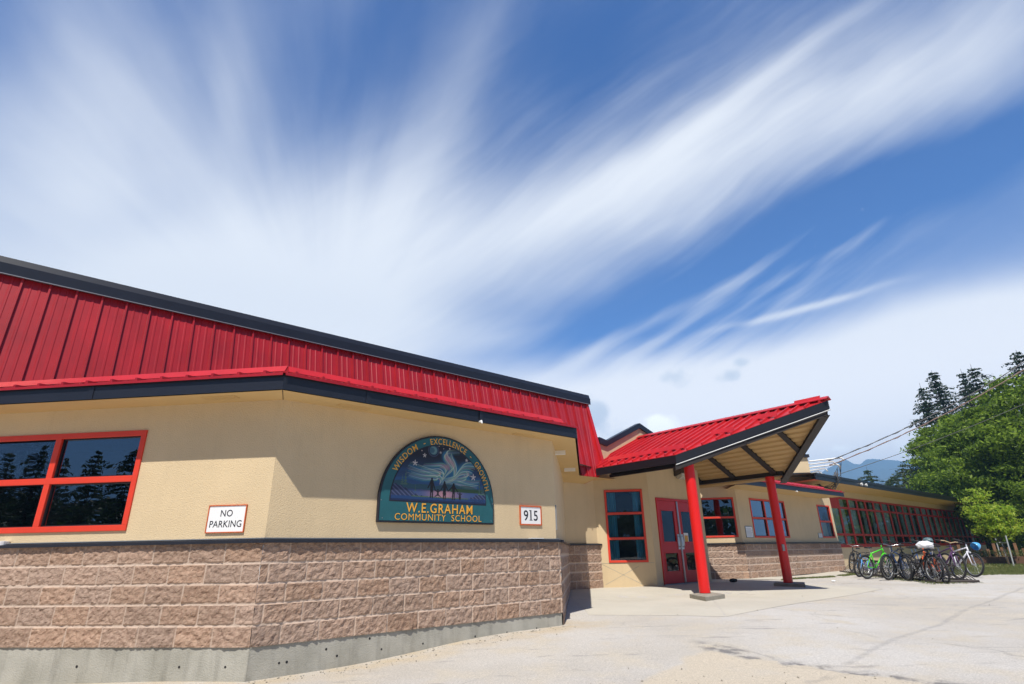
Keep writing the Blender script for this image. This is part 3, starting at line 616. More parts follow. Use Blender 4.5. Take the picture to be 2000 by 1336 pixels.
dl = MB(); dl.box8([cb(s0, .08, zc-.012), cb(tE+.09, .08, zc-.012), cb(tE+.09, .05, zc-.012), cb(s0, .05, zc-.012), cb(s0, .08, zc-.001), cb(tE+.09, .08, zc-.001), cb(tE+.09, .05, zc-.001), cb(s0, .05, zc-.001)]); dl.build('drip_edge', 'grey_metal', SCHOOL, mo)
# main flat roof body so that light cannot get in
rf = MB(); rf.quad(*[p+V((0, 0, SOF+.25)) for p in (FL.pt(sLb-7, -.2, 0), FL.pt(sLb, -.6, 0), FE.pt(eb1+1, -.1, 0), FE.pt(eb1+3, -14, 0), FL.pt(sLb-9, -14, 0))]); rf.build('flat_roof', 'grey_metal', SCHOOL)
# soffit vents
for q in ((V((-3.3, 6.05, 0)), dL), (V((-1.93, 6.58, 0)), dC), (V((.16, 8.48, 0)), dC)):
    m = MB(); c = q[0]+V((0, 0, SOF-.005)); pr = V((-q[1].y, q[1].x, 0)); m.box(c, q[1]*.2, pr*.055, V((0, 0, .004)))
    for k in range(-3, 4): m.box(c+pr*k*.015-V((0, 0, .006)), q[1]*.185, pr*.003, V((0, 0, .003)))
    m.build('soffit_vent', 'soffit', SCHOOL)
for q in (V((.80, 10.0, 0)), V((1.2, 12.2, 0))):
    m = MB(); m.box(q+V((0, 0, SOF-.03)), nL*.055, dL*.12, V((0, 0, .03))); m.build('soffit_light', 'white_paint', SCHOOL)
# ---- windows
window('window', FL, *WL, [wRt-1.118, wRt-2.236], [.865], d=-.05, bw=.062, label='wide red framed window reflecting conifers and sky')
window('window', FF, *WF, [], [WF[2]+.545, WF[2]+1.13], d=0, bw=.05, curtain=[(WF[0]+.03, WF[0]+.28, -.25, 1.43, 'curtain_blue'), (WF[1]-.24, WF[1]-.04, -.25, 1.43, 'curtain_blue')], glass='glass_clear', label='narrow red framed window with blue curtains')
window('window', FH, *WH, [], [.93], d=0, bw=.05)
window('window', FI, *WI1, [WI1[0]+.95, WI1[1]-.0-.55], [.93], d=-.05, bw=.05)
window('window', FI, *WI2, [], [.93], d=-.05, bw=.05, glass='glass', curtain=[(WI2[0]+.1, WI2[1]-.1, .35, .95, 'curtain_pale')])
# ---- doors
d0, d1, dz0, dz1 = DR
m = MB(); bw = .06
m.fbox(FG, d0, d0+bw, -.06, .03, dz0, dz1); m.fbox(FG, d1-bw, d1, -.06, .03, dz0, dz1); m.fbox(FG, d0+bw, d1-bw, -.06, .029, dz1-bw, dz1)
dr = m.build('entrance_doors', 'door_red', SCHOOL, bevel=.004)
mid = (d0+d1)/2
for a, b, hs in ((d0+bw+.004, mid-.03, 1), (mid+.03, d1-bw-.004, -1)):
    g1 = (a+.13, b-.13, dz0+.98, dz1-.30); g2 = (a+.13, b-.13, dz0+.30, dz0+.72)
    m = MB(); wall_plane(m, FG, -.005, a, b, dz0+.03, dz1-bw-.004, [g1, g2], .04); lf = m.build('door_leaf', 'door_red', SCHOOL, dr)
    m = MB()
    for g in (g1, g2):
        for x in ((g[0]-.02, g[0]+.004, g[2]-.02, g[3]+.02), (g[1]-.004, g[1]+.02, g[2]-.02, g[3]+.02), (g[0], g[1], g[2]-.02, g[2]+.004), (g[0], g[1], g[3]-.004, g[3]+.02)): m.fbox(FG, x[0], x[1], -.02, .002, x[2], x[3])
    m.build('glazing_bead', 'door_red', SCHOOL, dr)
    m = MB()
    for g in (g1, g2): m.quad(FG.pt(g[0], -.02, g[2]), FG.pt(g[1], -.02, g[2]), FG.pt(g[1], -.02, g[3]), FG.pt(g[0], -.02, g[3]))
    m.build('door_glass', 'glass_clear', SCHOOL, dr)
    m = MB(); hx = b-.05 if hs == 1 else a+.05
    m.fbox(FG, hx-.045, hx+.045, -.004, .010, dz0+.80, dz0+1.16); m.build('handle_plate', 'steel', SCHOOL, dr)
    m = MB(); m.tube([FG.pt(hx, .01, dz0+.86), FG.pt(hx, .055, dz0+.88), FG.pt(hx, .055, dz0+1.10), FG.pt(hx, .01, dz0+1.12)], .011); m.build('door_handle', 'steel', SCHOOL, dr, smooth=True)
m = MB(); m.fbox(FG, mid-.026, mid-.006, -.02, .02, dz0+.03, dz1-bw-.002); m.fbox(FG, mid+.006, mid+.026, -.02, .02, dz0+.03, dz1-bw-.002); m.build('astragal', 'steel', SCHOOL, dr)
m = MB(); m.fbox(FG, d0-.02, d1+.02, -.1, .06, dz0-.03, dz0+.02); m.build('threshold', 'grey_metal', SCHOOL, dr)
m = MB(); A = FG.pt; x0, x1, y0, y1, B = d0-.2, d1+.2, dz0-.02, dz1+.1, -2.2
m.quad(A(x0, B, y0), A(x1, B, y0), A(x1, B, y1), A(x0, B, y1)); m.quad(A(x0, -.1, y0), A(x0, B, y0), A(x0, B, y1), A(x0, -.1, y1)); m.quad(A(x1, -.1, y0), A(x1, B, y0), A(x1, B, y1), A(x1, -.1, y1)); m.quad(A(x0, -.1, y0), A(x1, -.1, y0), A(x1, B, y0), A(x0, B, y0)); m.quad(A(x0, -.1, y1), A(x1, -.1, y1), A(x1, B, y1), A(x0, B, y1)); m.build('lobby', 'room_grey', SCHOOL, dr)
# ---- right end: eave over H / I walls
SI2 = 1.775; Hc = inter(nL, SH-1.25, nC, 8.2); Ie = V((12.33, 21.55, 0)); H0 = Fr(SH-1.25, nL, dL).pt(4.5, 0, 0)
m = MB(); m.quad(*[p+V((0, 0, SI2)) for p in (H0, Hc, Ie, Ie+nC*1.6, Hc+nC*2+nL, H0+nL*2.4)]); m.build('soffit', 'soffit', SCHOOL)
eave([H0, Hc, Ie, Ie+nC*1.5], SI2, SI2+.15)
FTZ = SI2+.16
lowroof(Hc, Ie, Ie+nC*2.2, Hc+nC*2.2, .12, guard=(.0, .84), gd=.22); lowroof(H0, Hc, Hc+nL*1.5+dL*.6, H0+nL*1.5, .12, guard=(0, 1))
# ---- taller block behind
tq = V((12.12, 23.22, 0))
m = MB(); m.prism([tq+V((0, 0, 1.6)), tq+nL*5+V((0, 0, 1.6)), tq+nL*5-dL*7+V((0, 0, 1.6)), tq-dL*7+V((0, 0, 1.6))], (0, 0, 1.93)); m.build('upper_wall', 'stucco', SCHOOL)
m = MB(); m.box(tq+nL*2.4-dL*3.4+V((0, 0, 3.56)), dL*3.45, nL*2.5, V((0, 0, .06))); m.build('parapet_cap', 'navy', SCHOOL)
m = MB(); m.box(tq-dL*3.5-nL*.06+V((0, 0, 2.80)), dL*3.45, nL*.06, V((0, 0, .08))); m.build('roof_edge', 'navy', SCHOOL)
# ---- classroom wing
WZ0 = 2.455; 
sB = 66.0; eo = 8.835; sA = hit(1594, 935, eo, nC).dot(dC)
FWe = Fr(eo, nC, dC)
m = MB(); m.quad(FWe.pt(sA, 0, WZ0), FWe.pt(sB, 0, WZ0), FW.pt(sB, -.3, WZ0-.08), FW.pt(sA, -.3, WZ0-.08)); m.build('wing_soffit', 'soffit', SCHOOL)
m = MB(); m.fbox(FWe, sA, sB, -.04, 0, WZ0-.02, WZ0+.13); m.fbox(FWe, sA, sB+.03, -.05, .03, WZ0+.13, WZ0+.23); m.build('wing_fascia', 'black_trim', SCHOOL)
m = MB(); m.quad(FWe.pt(sA, -.03, WZ0+.228), FWe.pt(sB, -.03, WZ0+.228), FWe.pt(sB, -9, WZ0+.5), FWe.pt(sA, -9, WZ0+.5)); m.quad(FWe.pt(sB, -.03, -1.4), FWe.pt(sB, -9, -1.4), FWe.pt(sB, -9, WZ0+.5), FWe.pt(sB, -.03, WZ0+.228)) if False else None; m.build('wing_roof', 'grey_metal', SCHOOL)
m = MB(); wall_plane(m, FW, .005, sW0, sW1, 2.10, WZ0); m.build('wing_head', 'stucco', SCHOOL)
FWend = Fr(sW1, dC*-1, nC)
m = MB(); m.quad(*[dC*sW1+nC*q+V((0, 0, z)) for q, z in ((10, -1.4), (19, -1.4), (19, 2.5), (10, 2.5))]); m.build('wing_end_wall', 'stucco', SCHOOL)
m = MB(); mw = .088; s = sW0+.35; k = 0; bays = []
while s < sW1-.2:
    bays.append(s); s += 1.085
bays.append(sW1-.05)
fr_ = MB()
for s in bays: fr_.fbox(FW, s-mw, s+mw, -.02, .020, SILL, 2.10)
fr_.fbox(FW, bays[0]-.1, sW1, -.02, .024, SILL-.09, SILL+.05); fr_.fbox(FW, bays[0]-.1, sW1, -.02, .017, 1.61, 1.70); fr_.fbox(FW, bays[0]-.1, sW1, -.02, .016, .48, .57); fr_.fbox(FW, bays[0]-.1, sW1, -.02, .023, 2.03, 2.12)
wf = fr_.build('window_band', 'wing_red', SCHOOL); wf['label'] = 'long band of red framed classroom windows'
for i, (a, b) in enumerate(zip(bays[:-1], bays[1:])):
    g = MB(); g.quad(FW.pt(a+mw, 0, SILL), FW.pt(b-mw, 0, SILL), FW.pt(b-mw, 0, 2.1), FW.pt(a+mw, 0, 2.1)); g.build('wing_pane', 'glass', SCHOOL, wf)
    c = MB(); r = random.random(); lo = .57 if r < .6 else SILL; hi = 2.05
    if i < 14: lo = .57 if i in (0, 4, 5, 9, 10) else SILL
    w_ = (b-a)-2*mw; x0 = a+mw+w_*(0 if r < .5 else .1*r); x1 = b-mw-w_*(.05 if i % 3 else .3)
    if i in (5, 6, 9, 10): x0 = b-mw-w_*.35; x1 = b-mw
    n = 12
    pts = [(x0+(x1-x0)*j/n, -.06+.025*math.sin(j*2.1+i)) for j in range(n+1)]
    for (p, q), (p2, q2) in zip(pts[:-1], pts[1:]): c.quad(FW.pt(p, q, lo), FW.pt(p2, q2, lo), FW.pt(p2, q2, hi), FW.pt(p, q, hi))
    c.build('wing_curtain', 'curtain_pale', SCHOOL, wf)
m = MB(); m.fbox(FW, bays[2]+mw*.4, bays[3]-mw*.2, -.08, .012, 1.68, 2.06) ; m.build('window_panel', 'wing_red', SCHOOL, wf)
m = MB(); m.quad(FW.pt(sW0, -1.2, -.5), FW.pt(sW1, -1.2, -.5), FW.pt(sW1, -1.2, 2.2), FW.pt(sW0, -1.2, 2.2)); m.quad(FW.pt(sW0, -.12, -.1), FW.pt(sW1, -.12, -.1), FW.pt(sW1, -1.2, -.1), FW.pt(sW0, -1.2, -.1)); m.quad(FW.pt(sW0, -.12, 2.15), FW.pt(sW1, -.12, 2.15), FW.pt(sW1, -1.2, 2.15), FW.pt(sW0, -1.2, 2.15)); m.build('wing_interior', 'room_grey', SCHOOL, wf)
# window air conditioner where the wing starts
m = MB(); c = FW.pt(bays[0]+.55, .05, 1.87); m.box(c, dC*.33, nC*.16, V((0, 0, .17)))
for k in range(6): m.box(c-nC*.165+V((0, 0, -.13+.05*k)), dC*.29, nC*.006, V((0, 0, .008)))
ac = m.build('air_conditioner', 'white_paint', SCHOOL)
# ------------------------------------------------------------------ entrance canopy (gabled prow roof on two red columns)
cM = V((4.67, 12.09, 0)); cO = V((.6225, -.7826, 0)); cW = V((.7826, .6225, 0))
CK = 1.111
def cq(a, b, z): return (cM+cO*a+cW*b+V((0, 0, z)))*CK
SLP = .447; ZR = 2.65; HB = 2.08
def zr(b, h=0): return ZR-abs(b)*SLP+h
aT, aE = 2.19, .08
def rakeb(a): return 0 if a >= aT else (HB if a <= aE else HB*(aT-a)/(aT-aE))
m = MB()
for sg in (-1, 1):
    a = aE-.0; bp_ = [(-2.02 if sg < 0 else -2.45, HB), (aE, HB), (aT, 0), (-2.42, 0), (-2.40, 1.55)]
    q = [cq(x, sg*y, zr(y)) for x, y in bp_]; m.quad(*q); q2 = [p-V((0, 0, .012)) for p in q]; m.quad(*q2[::-1])
    for i in range(len(q)): m.quad(q2[i], q2[(i+1) % len(q)], q[(i+1) % len(q)], q[i])
    k = -2.4
    while k < aT-.08:
        b0 = rakeb(k)-.0
        if sg < 0 and k < -2.0: b0 = 1.62
        m.box8([cq(k-.02, sg*b0, zr(b0)), cq(k+.02, sg*b0, zr(b0)), cq(k+.02, 0, zr(0)), cq(k-.02, 0, zr(0)), cq(k-.014, sg*b0, zr(b0, .042)), cq(k+.014, sg*b0, zr(b0, .042)), cq(k+.014, 0, zr(0, .042)), cq(k-.014, 0, zr(0, .042))])
        k += .2032
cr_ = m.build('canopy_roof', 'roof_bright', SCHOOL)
m = MB()
for sg in (-1, 1): m.box8([cq(-2.5, sg*.10, zr(.10, .048)), cq(aT+.02, sg*.10, zr(.10, .048)), cq(aT+.02, 0, zr(0, .06)), cq(-2.5, 0, zr(0, .06)), cq(-2.5, sg*.10, zr(.10, .062)), cq(aT+.02, sg*.10, zr(.10, .062)), cq(aT+.02, 0, zr(0, .075)), cq(-2.5, 0, zr(0, .075))])
m.build('ridge_cap', 'roof_bright', SCHOOL, cr_)
def cguard(a0, a1, b, sg=-1):
    g = MB(); g.box8([cq(a0, sg*(b), zr(b, .045)), cq(a1, sg*b, zr(b, .045)), cq(a1, sg*(b-.012), zr(b, .045)), cq(a0, sg*(b-.012), zr(b, .045)), cq(a0, sg*(b-.05), zr(b, .135)), cq(a1, sg*(b-.05), zr(b, .135)), cq(a1, sg*(b-.062), zr(b, .135)), cq(a0, sg*(b-.062), zr(b, .135))]); g.build('snow_guard', 'roof_bright', SCHOOL, cr_)
cguard(-1.85, .14, 1.86)
for k in range(3): a0 = .36+.6*k; cguard(a0, a0+.5, rakeb(a0+.5)-.14+.06)
FH_ = .18
m = MB()
def brd(p, q, h, th_, up_=.0):              # vertical board under line p-q
    p = V(p); q = V(q); t = (q-p); t.z = 0; t.normalize(); n = V((t.y, -t.x, 0)); hz = V((0, 0, h)); u_ = V((0, 0, up_))
    m.box8([p-hz, q-hz, q-n*th_-hz, p-n*th_-hz, p+u_, q+u_, q-n*th_+u_, p-n*th_+u_])
brd(cq(-2.02, -HB, zr(HB, -.014)), cq(aE, -HB, zr(HB, -.014)), .165, .04); brd(cq(-1.78, -1.92, 1.565), cq(-.02, -1.92, 1.565), .07, .06)
brd(cq(aE, -HB, zr(HB, -.014)), cq(aT, 0, zr(0, -.014)), FH_, .04); brd(cq(aT, 0, zr(0, -.014)), cq(aE, HB, zr(HB, -.014)), FH_-.02, .04); brd(cq(aE, HB, zr(HB, -.014)), cq(-2.6, HB, zr(HB, -.014)), FH_-.03, .04)
m.build('canopy_fascia', 'black_trim', SCHOOL)
m = MB()
for p, q in ((cq(aE-.02, -HB-.0, zr(HB, -.014-FH_)), cq(aT, 0, zr(0, -.014-FH_))),): m.tube([p+cO*.012, q+cO*.012], .011, 5)
m.build('fascia_lip', 'grey_metal', SCHOOL)
# corrugated deck underside
m = MB(); DK = -.155
for sg in (-1, 1):
    nb = 13; w_ = HB/nb
    for i in range(nb):
        b0, b1 = i*w_, (i+1)*w_
        if sg < 0 and b1 > 1.93: continue
        q = [(0, -.0), (.10, 0), (.22, -.06), (.78, -.06), (.90, 0), (1, 0)]
        for (u0, h0), (u1, h1) in zip(q[:-1], q[1:]):
            x0, x1 = b0+w_*u0, b0+w_*u1
            r0 = aT-(aT-aE)*x0/HB-.03; r1 = aT-(aT-aE)*x1/HB-.03
            ba = -2.46 if sg > 0 else -2.0; m.quad(cq(ba, sg*x0, zr(x0, DK+h0)), cq(r0, sg*x0, zr(x0, DK+h0)), cq(r1, sg*x1, zr(x1, DK+h1)), cq(ba, sg*x1, zr(x1, DK+h1)))
m.build('canopy_deck', 'corrugated', SCHOOL)
m = MB()
def beam(p, q, w, h, side):
    p = V(p); q = V(q); s_ = V(side).normalized()*w/2; hz = V((0, 0, h)); m.box8([p-s_-hz, q-s_-hz, q+s_-hz, p+s_-hz, p-s_, q-s_, q+s_, p+s_])
    # I-beam flange
    m.box8([p-s_*1.7-hz-V((0, 0, .012)), q-s_*1.7-hz-V((0, 0, .012)), q+s_*1.7-hz-V((0, 0, .012)), p+s_*1.7-hz-V((0, 0, .012)), p-s_*1.7-hz-V((0, 0, .0005)), q-s_*1.7-hz-V((0, 0, .0005)), q+s_*1.7-hz-V((0, 0, .0005)), p+s_*1.7-hz-V((0, 0, .0005))])
for b in (-1.75, 1.75): beam(cq(-1.85 if b < 0 else -2.35, b, 1.69 if b > 0 else 1.64), cq(aE+.12 if b > 0 else aE+.08, b, 1.69 if b > 0 else 1.64), .08, .12 if b > 0 else .06, cW)
beam(cq(-2.5, 0, zr(0, DK-.036)), cq(aT-.12, 0, zr(0, DK-.036)), .08, .13, cW)
for a in (-1.95, -1.0, .02, 1.0):
    for sg in (-1, 1):
        be = min(rakeb(a)-.02, 1.76)
        if a < -1.5 and sg < 0: continue
        beam(cq(a, 0, zr(0, DK-.036)), cq(a, sg*be, zr(be, DK-.036)), .085, .085, cO)
for sg in (-1, 1): beam(cq(aT-.10, 0, zr(0, DK-.034)), cq(aE-.06, sg*(HB-.03), zr(HB, DK-.034)), .10, .10, cO*(HB)+cW*sg*(aT-aE))
m.build('canopy_beam', 'brown_beam', SCHOOL)
col1 = V((3.38, 10.93, 0))*CK; col2 = V((5.967, 13.30, 0))*CK
for c, zb in ((col1, -.805), (col2, -.783)):
    m = MB(); m.tube([c+V((0, 0, zb)), c+V((0, 0, 1.57*CK))], .109, 32, False); o = m.build('canopy_column', 'column_red', SCHOOL, smooth=True)
    m = MB(); m.tube([c+V((0, 0, zb)), c+V((0, 0, zb+.006))], .114, 32); m.build('base_seal', 'black_trim', SCHOOL, o)
for pl, zb in (([(3.07, 10.83), (3.13, 10.13), (3.64, 10.66), (3.56, 11.33)], -.805), ([(5.66, 13.35), (6.05, 12.72), (6.42, 13.5), (6.0, 14.0)], -.783)):
    m = MB(); m.prism([V((x*CK, y*CK, -1.0)) for x, y in pl], (0, 0, 1.0+zb)); m.build('column_footing', 'pad_concrete', SCHOOL, bevel=.012)
m = MB(); c = col2+V((-.02, -.115, .02)); m.box(c, (.028, 0, 0), (0, .018, 0), (0, 0, .075)); m.build('junction_box', 'grey_metal', SCHOOL)
# ------------------------------------------------------------------ text helper
def glyphs(txt, size, bold=0, align='CENTER', spacing=1.0, shear=0):
    c = bpy.data.curves.new('t', 'FONT'); c.body = txt; c.size = size; c.align_x = align; c.offset = bold; c.space_character = spacing; c.resolution_u = 4; c.shear = shear
    o = bpy.data.objects.new('t', c); COL.objects.link(o); dg = bpy.context.evaluated_depsgraph_get(); dg.update(); e = o.evaluated_get(dg); me = e.to_mesh()
    vs = [(v.co.x, v.co.y) for v in me.vertices]; fs = [tuple(p.vertices) for p in me.polygons]; e.to_mesh_clear(); bpy.data.objects.remove(o); bpy.data.curves.remove(c)
    return vs, fs
def put_text(m, F, s, d, z, txt, size, bold=0, sx=1.0, spacing=1.0, rot=0, shear=0):
    vs, fs = glyphs(txt, size, bold, spacing=spacing, shear=shear); cr, sr = math.cos(rot), math.sin(rot)
    P = []
    for x, y in vs:
        x *= sx; P.append(F.pt(s+x*cr-y*sr, d, z+x*sr+y*cr))
    m.add(P, fs)
def put_fit(m, F, s, d, z, txt, w, h, bold=0, spacing=1.0):
    vs, fs = glyphs(txt, 1, bold, spacing=spacing); xs = [v[0] for v in vs]; ys = [v[1] for v in vs]; x0, x1 = min(xs), max(xs); y1 = max(ys); y0 = 0
    m.add([F.pt(s+((x-x0)/(x1-x0)-.5)*w, d, z+(y-y0)/(y1-y0)*h) for x, y in vs], fs)
def put_arc(m, F, sc, d, zc, rx, rz, txt, a0, a1, h, bold=0, spacing=1.15):
    vs, fs = glyphs(txt, 1, bold, spacing=spacing); xs = [v[0] for v in vs]; ys = [v[1] for v in vs]; x0, x1 = min(xs), max(xs); y1 = max(ys)
    P = []
    for x, y in vs:
        a = math.radians(a0+(a1-a0)*(x-x0)/(x1-x0)) if txt != '-' else math.radians(a0)-(x-(x0+x1)/2)*h*1.4/rx; q = y/y1*h if txt != '-' else h*.5+(y-.25)*h*1.4
        P.append(F.pt(sc+(rx+q)*math.cos(a), d, zc+(rz+q)*math.sin(a)))
    m.add(P, fs)
# ------------------------------------------------------------------ mural sign
sgL = V((-1.69, 7.03, 0)).dot(dC); sgR = V((-.33, 8.21, 0)).dot(dC); sgC = (sgL+sgR)/2; R_ = (sgR-sgL)/2; zB = .38; zS = .64; DS = -.05
SG_ = thing('mural_sign', tuple(FC.pt(sgC, DS, zB)+V((0, 0, Z0))), 'teal half round school sign with a painted northern lights mural', 'sign')
def arch(R, z0, zs, n=48, rx=None):
    rx = rx or R; return [(-rx, z0), (rx, z0)]+[(rx*math.cos(math.pi*i/n), zs+R*math.sin(math.pi*i/n)) for i in range(0, n+1)]
def slab(m, F, sc, pts, d0, d1):
    m.prism([F.pt(sc+x, d0, z) for x, z in pts], -F.n*(d1-d0))
RZ = 1.52-zS
m = MB(); slab(m, FC, sgC, arch(RZ, zB, zS, rx=R_), DS, DS+.045); m.build('sign_edge', 'ink', SG_, bevel=.006)
m = MB(); slab(m, FC, sgC, arch(RZ-.022, zB+.022, zS, rx=R_-.022), DS+.045, DS+.049); m.build('sign_board', 'teal', SG_)
# painted half round
MR = .745; MZ = .645
def paint():
    nx, ny = 320, 170; xs = np.linspace(-1, 1, nx); ys = np.linspace(0, 1, ny); X, Y = np.meshgrid(xs, ys); C = np.zeros((ny, nx, 3))
    def lerp(a, b, t): return np.array(a)*(1-t[..., None])+np.array(b)*t[..., None]
    t = np.clip((Y-.25)/.55, 0, 1); C[:] = lerp((.022, .075, .20), (.004, .005, .014), t**.7)
    C += np.array((.0, .02, .06))*np.clip(np.sin(Y*42+np.sin(X*3)*2.2), 0, 1)[..., None]*np.clip(1-abs(Y-.42)/.22, 0, 1)[..., None]
    def stroke(pts, w, col, a=1.0, taper=True):
        P = np.array(pts, float); 
        # Catmull sampling
        Q = []
        for i in range(len(P)-1):
            p0 = P[max(i-1, 0)]; p1 = P[i]; p2 = P[i+1]; p3 = P[min(i+2, len(P)-1)]
            for u in np.linspace(0, 1, 22, endpoint=False): Q.append(.5*((2*p1)+(-p0+p2)*u+(2*p0-5*p1+4*p2-p3)*u*u+(-p0+3*p1-3*p2+p3)*u**3))
        Q = np.array(Q); n = len(Q)
        for k, q in enumerate(Q):
            ww = w*(math.sin(math.pi*(k+.5)/n)**.6 if taper else 1)+.002
            g = np.exp(-((X-q[0])**2+(Y-q[1])**2)/(ww*ww))*a
            g = np.clip(g, 0, 1)*.5
            C[:] = C*(1-g[..., None])+np.array(col)*g[..., None]
    pk, gr, bl, wh = (.34, .23, .22), (.16, .34, .20), (.015, .13, .26), (.46, .56, .48)
    cx = lambda p: ((p[0]-885)/650, (950-p[1])/715)
    B = [[(440, 520), (600, 560), (740, 590), (850, 610), (890, 640), (880, 700)], [(430, 590), (620, 610), (800, 600), (850, 630), (800, 650), (700, 640)],
         [(620, 520), (760, 510), (880, 500), (940, 560), (900, 640), (890, 690)], [(880, 700), (960, 600), (1040, 520), (980, 440), (930, 370), (960, 320), (1160, 290)],
         [(900, 690), (1040, 640), (1080, 560), (1060, 470), (1020, 400), (1000, 340)], [(900, 690), (1060, 640), (1160, 560), (1260, 540), (1330, 560)], [(900, 690), (1040, 650), (1100, 580), (1200, 470), (1330, 450), (1400, 460)],
         [(960, 680), (1150, 650), (1250, 610), (1220, 560)], [(900, 700), (1100, 670), (1300, 690), (1440, 670)], [(450, 640), (650, 670), (800, 660)], [(1100, 690), (1250, 720), (1420, 730)]]
    for i, b in enumerate(B):
        q = [cx(p) for p in b]
        stroke(q, .055, bl, .30)
    for i, b in enumerate(B):
        q = np.array([cx(p) for p in b])
        for j in range(6):
            o = (j-2.5)*.021; stroke([(x+o*.7, y+o) for x, y in q], .0055, (pk, gr, wh, bl, gr, wh)[(i+j) % 6], 1.1)
    stroke([cx(p) for p in [(960, 330), (960, 400), (1030, 440), (1060, 500)]], .04, (.36, .18, .22), .16)
    stroke([cx(p) for p in [(860, 520), (960, 490), (990, 540)]], .035, (.36, .18, .22), .16)
    # hills, lake, grass
    hill = .30+.02*np.sin(X*5)+.015*np.sin(X*13); k = (Y < hill) & (Y > .16); C[k] = C[k]*.35+np.array((.012, .04, .03))
    k = (Y < .20+.004*np.sin(X*9)) & (abs(X) < .92); g = np.exp(-((X-.05)/.28)**2); C[k] = (np.array((.03, .06, .16))*(1-g[..., None])+np.array((.30, .16, .20))*g[..., None])[k]
    k = (Y < .25) & (Y > .195) & (abs(X-.55) < .35); C[k] = (.03, .075, .03)
    rock = .20*np.exp(-((X+.95)/.38)**2)+.14*np.exp(-((X-.95)/.25)**2)+.07+.012*np.sin(X*60)
    k = Y < rock; C[k] = (np.array((.012, .02, .06))+np.array((.05, .06, .10))*np.clip(np.sin(X*70+Y*90), 0, 1)[..., None])[k]
    gl = .075+.014*abs(np.sin(X*85)); k = Y < gl; C[k] = (.008, .035, .12); k = (Y < gl*1.05) & (Y > gl*.9) & (abs(X) < .6); C[k] = (.06, .11, .02)
    k = Y < .03; C[k] = (.004, .015, .06)
    # pale firs
    for fx_, fy, h, w in ((410, 760, .26, .045), (370, 760, .17, .04), (540, 830, .13, .02), (1440, 830, .31, .035), (1480, 830, .2, .03), (1510, 830, .16, .03)):
        x0, y0 = cx((fx_, fy)); u = (Y-y0)/h; k = (u > 0) & (u < 1) & (abs(X-x0) < w*(1-u)*(.6+.4*np.sin(u*30))); C[k] = (.05, .11, .09)
    # moon
    x0, y0 = cx((765, 305)); r = np.hypot((X-x0)*.98, Y-y0); C[(r < .115) & (r > .098)] = (.035, .05, .10); C[(r < .085)] = (.03, .09, .14); k = (r < .068) & (np.hypot(X-x0+.03, Y-y0) > .05); C[k] = (.10, .20, .22)
    # stars
    for sx, sy, s in ((522, 487, .055), (645, 380, .042), (862, 322, .026), (1243, 388, .034), (1345, 605, .065)):
        x0, y0 = cx((sx, sy)); dx, dy = (X-x0), Y-y0; th = np.arctan2(dy, dx); r = np.hypot(dx, dy); k = r < s*(.28+.72*np.abs(np.cos(2.5*(th-math.pi/2)))**3); C[k] = (.46, .43, .42)
    for sx, sy, s in ((605, 325, .010), (838, 240, .012), (905, 268, .008), (990, 260, .014), (895, 238, .006)):
        x0, y0 = cx((sx, sy)); C[np.hypot(X-x0, Y-y0) < s] = (.5, .42, .38)
    # silhouettes of a family holding hands
    def cap_(p, q, w0, w1):
        p = np.array(cx(p)); q = np.array(cx(q)); d = q-p; L2 = (d**2).sum(); u = np.clip(((X-p[0])*d[0]+(Y-p[1])*d[1])/L2, 0, 1); r = np.hypot(X-p[0]-d[0]*u, Y-p[1]-d[1]*u); C[r < w0+(w1-w0)*u] = (.006, .004, .006)
    def person(x, ytop, yfoot, w, skirt=False, armL=None, armR=None):
        h = yfoot-ytop; cap_((x, ytop+h*.07), (x, ytop+h*.08), .021*w, .021*w); cap_((x, ytop+h*.22), (x, ytop+h*.48), .038*w, .030*w)
        if skirt: cap_((x, ytop+h*.5), (x, ytop+h*.72), .026*w, .042*w)
        for sgn in (-1, 1): cap_((x+sgn*9*w, ytop+h*.5), (x+sgn*14*w, yfoot), .018*w, .012*w)
        for a in (armL, armR):
            if a: cap_((x+(14 if a[0] > x else -14)*w, ytop+h*.22), a, .013*w, .010*w)
    person(755, 650, 895, 1.0, False, (705, 780), (800, 800)); person(930, 680, 905, .9, True, (880, 800), (980, 805)); person(1058, 700, 910, .95, False, (985, 805), (1120, 810))
    cap_((840, 800), (840, 802), .016, .016); cap_((840, 820), (840, 860), .02, .018); cap_((838, 825), (795, 800), .010, .008); cap_((842, 825), (885, 800), .010, .008); cap_((838, 855), (800, 885), .012, .008); cap_((842, 855), (878, 885), .012, .008)
    cap_((1150, 825), (1150, 828), .016, .016); cap_((1150, 845), (1150, 885), .02, .024); cap_((1148, 850), (1118, 825), .009, .007); cap_((1152, 850), (1180, 830), .009, .007); cap_((1145, 885), (1143, 908), .008, .007); cap_((1156, 885), (1158, 908), .008, .007)
    for k in range(6): cap_((1320+k*32, 905-6*(k % 2)), (1345+k*32, 918+5*(k % 3)), .004, .003)
    return C, xs, ys
Cc, xs_, ys_ = paint()
m = MB(); ny, nx = Cc.shape[:2]; vs = []; cl = []
for j in range(ny):
    y = ys_[j]; hw = math.sqrt(max(1-y*y, 0))
    for i in range(nx):
        x = xs_[i]; x2 = max(-hw, min(hw, x)); ii = int(round((x2+1)/2*(nx-1))); vs.append(FC.pt(sgC+x2*MR*(R_/.9), DS+.0525, MZ+y*(1.385-MZ))); c = Cc[j, ii]; cl.append((*c, 1))
fs = [(j*nx+i, j*nx+i+1, (j+1)*nx+i+1, (j+1)*nx+i) for j in range(ny-1) for i in range(nx-1) if abs(xs_[i]+xs_[i+1])/2 < math.sqrt(max(1-ys_[j]**2, 0))+.01]
m.add(vs, fs)
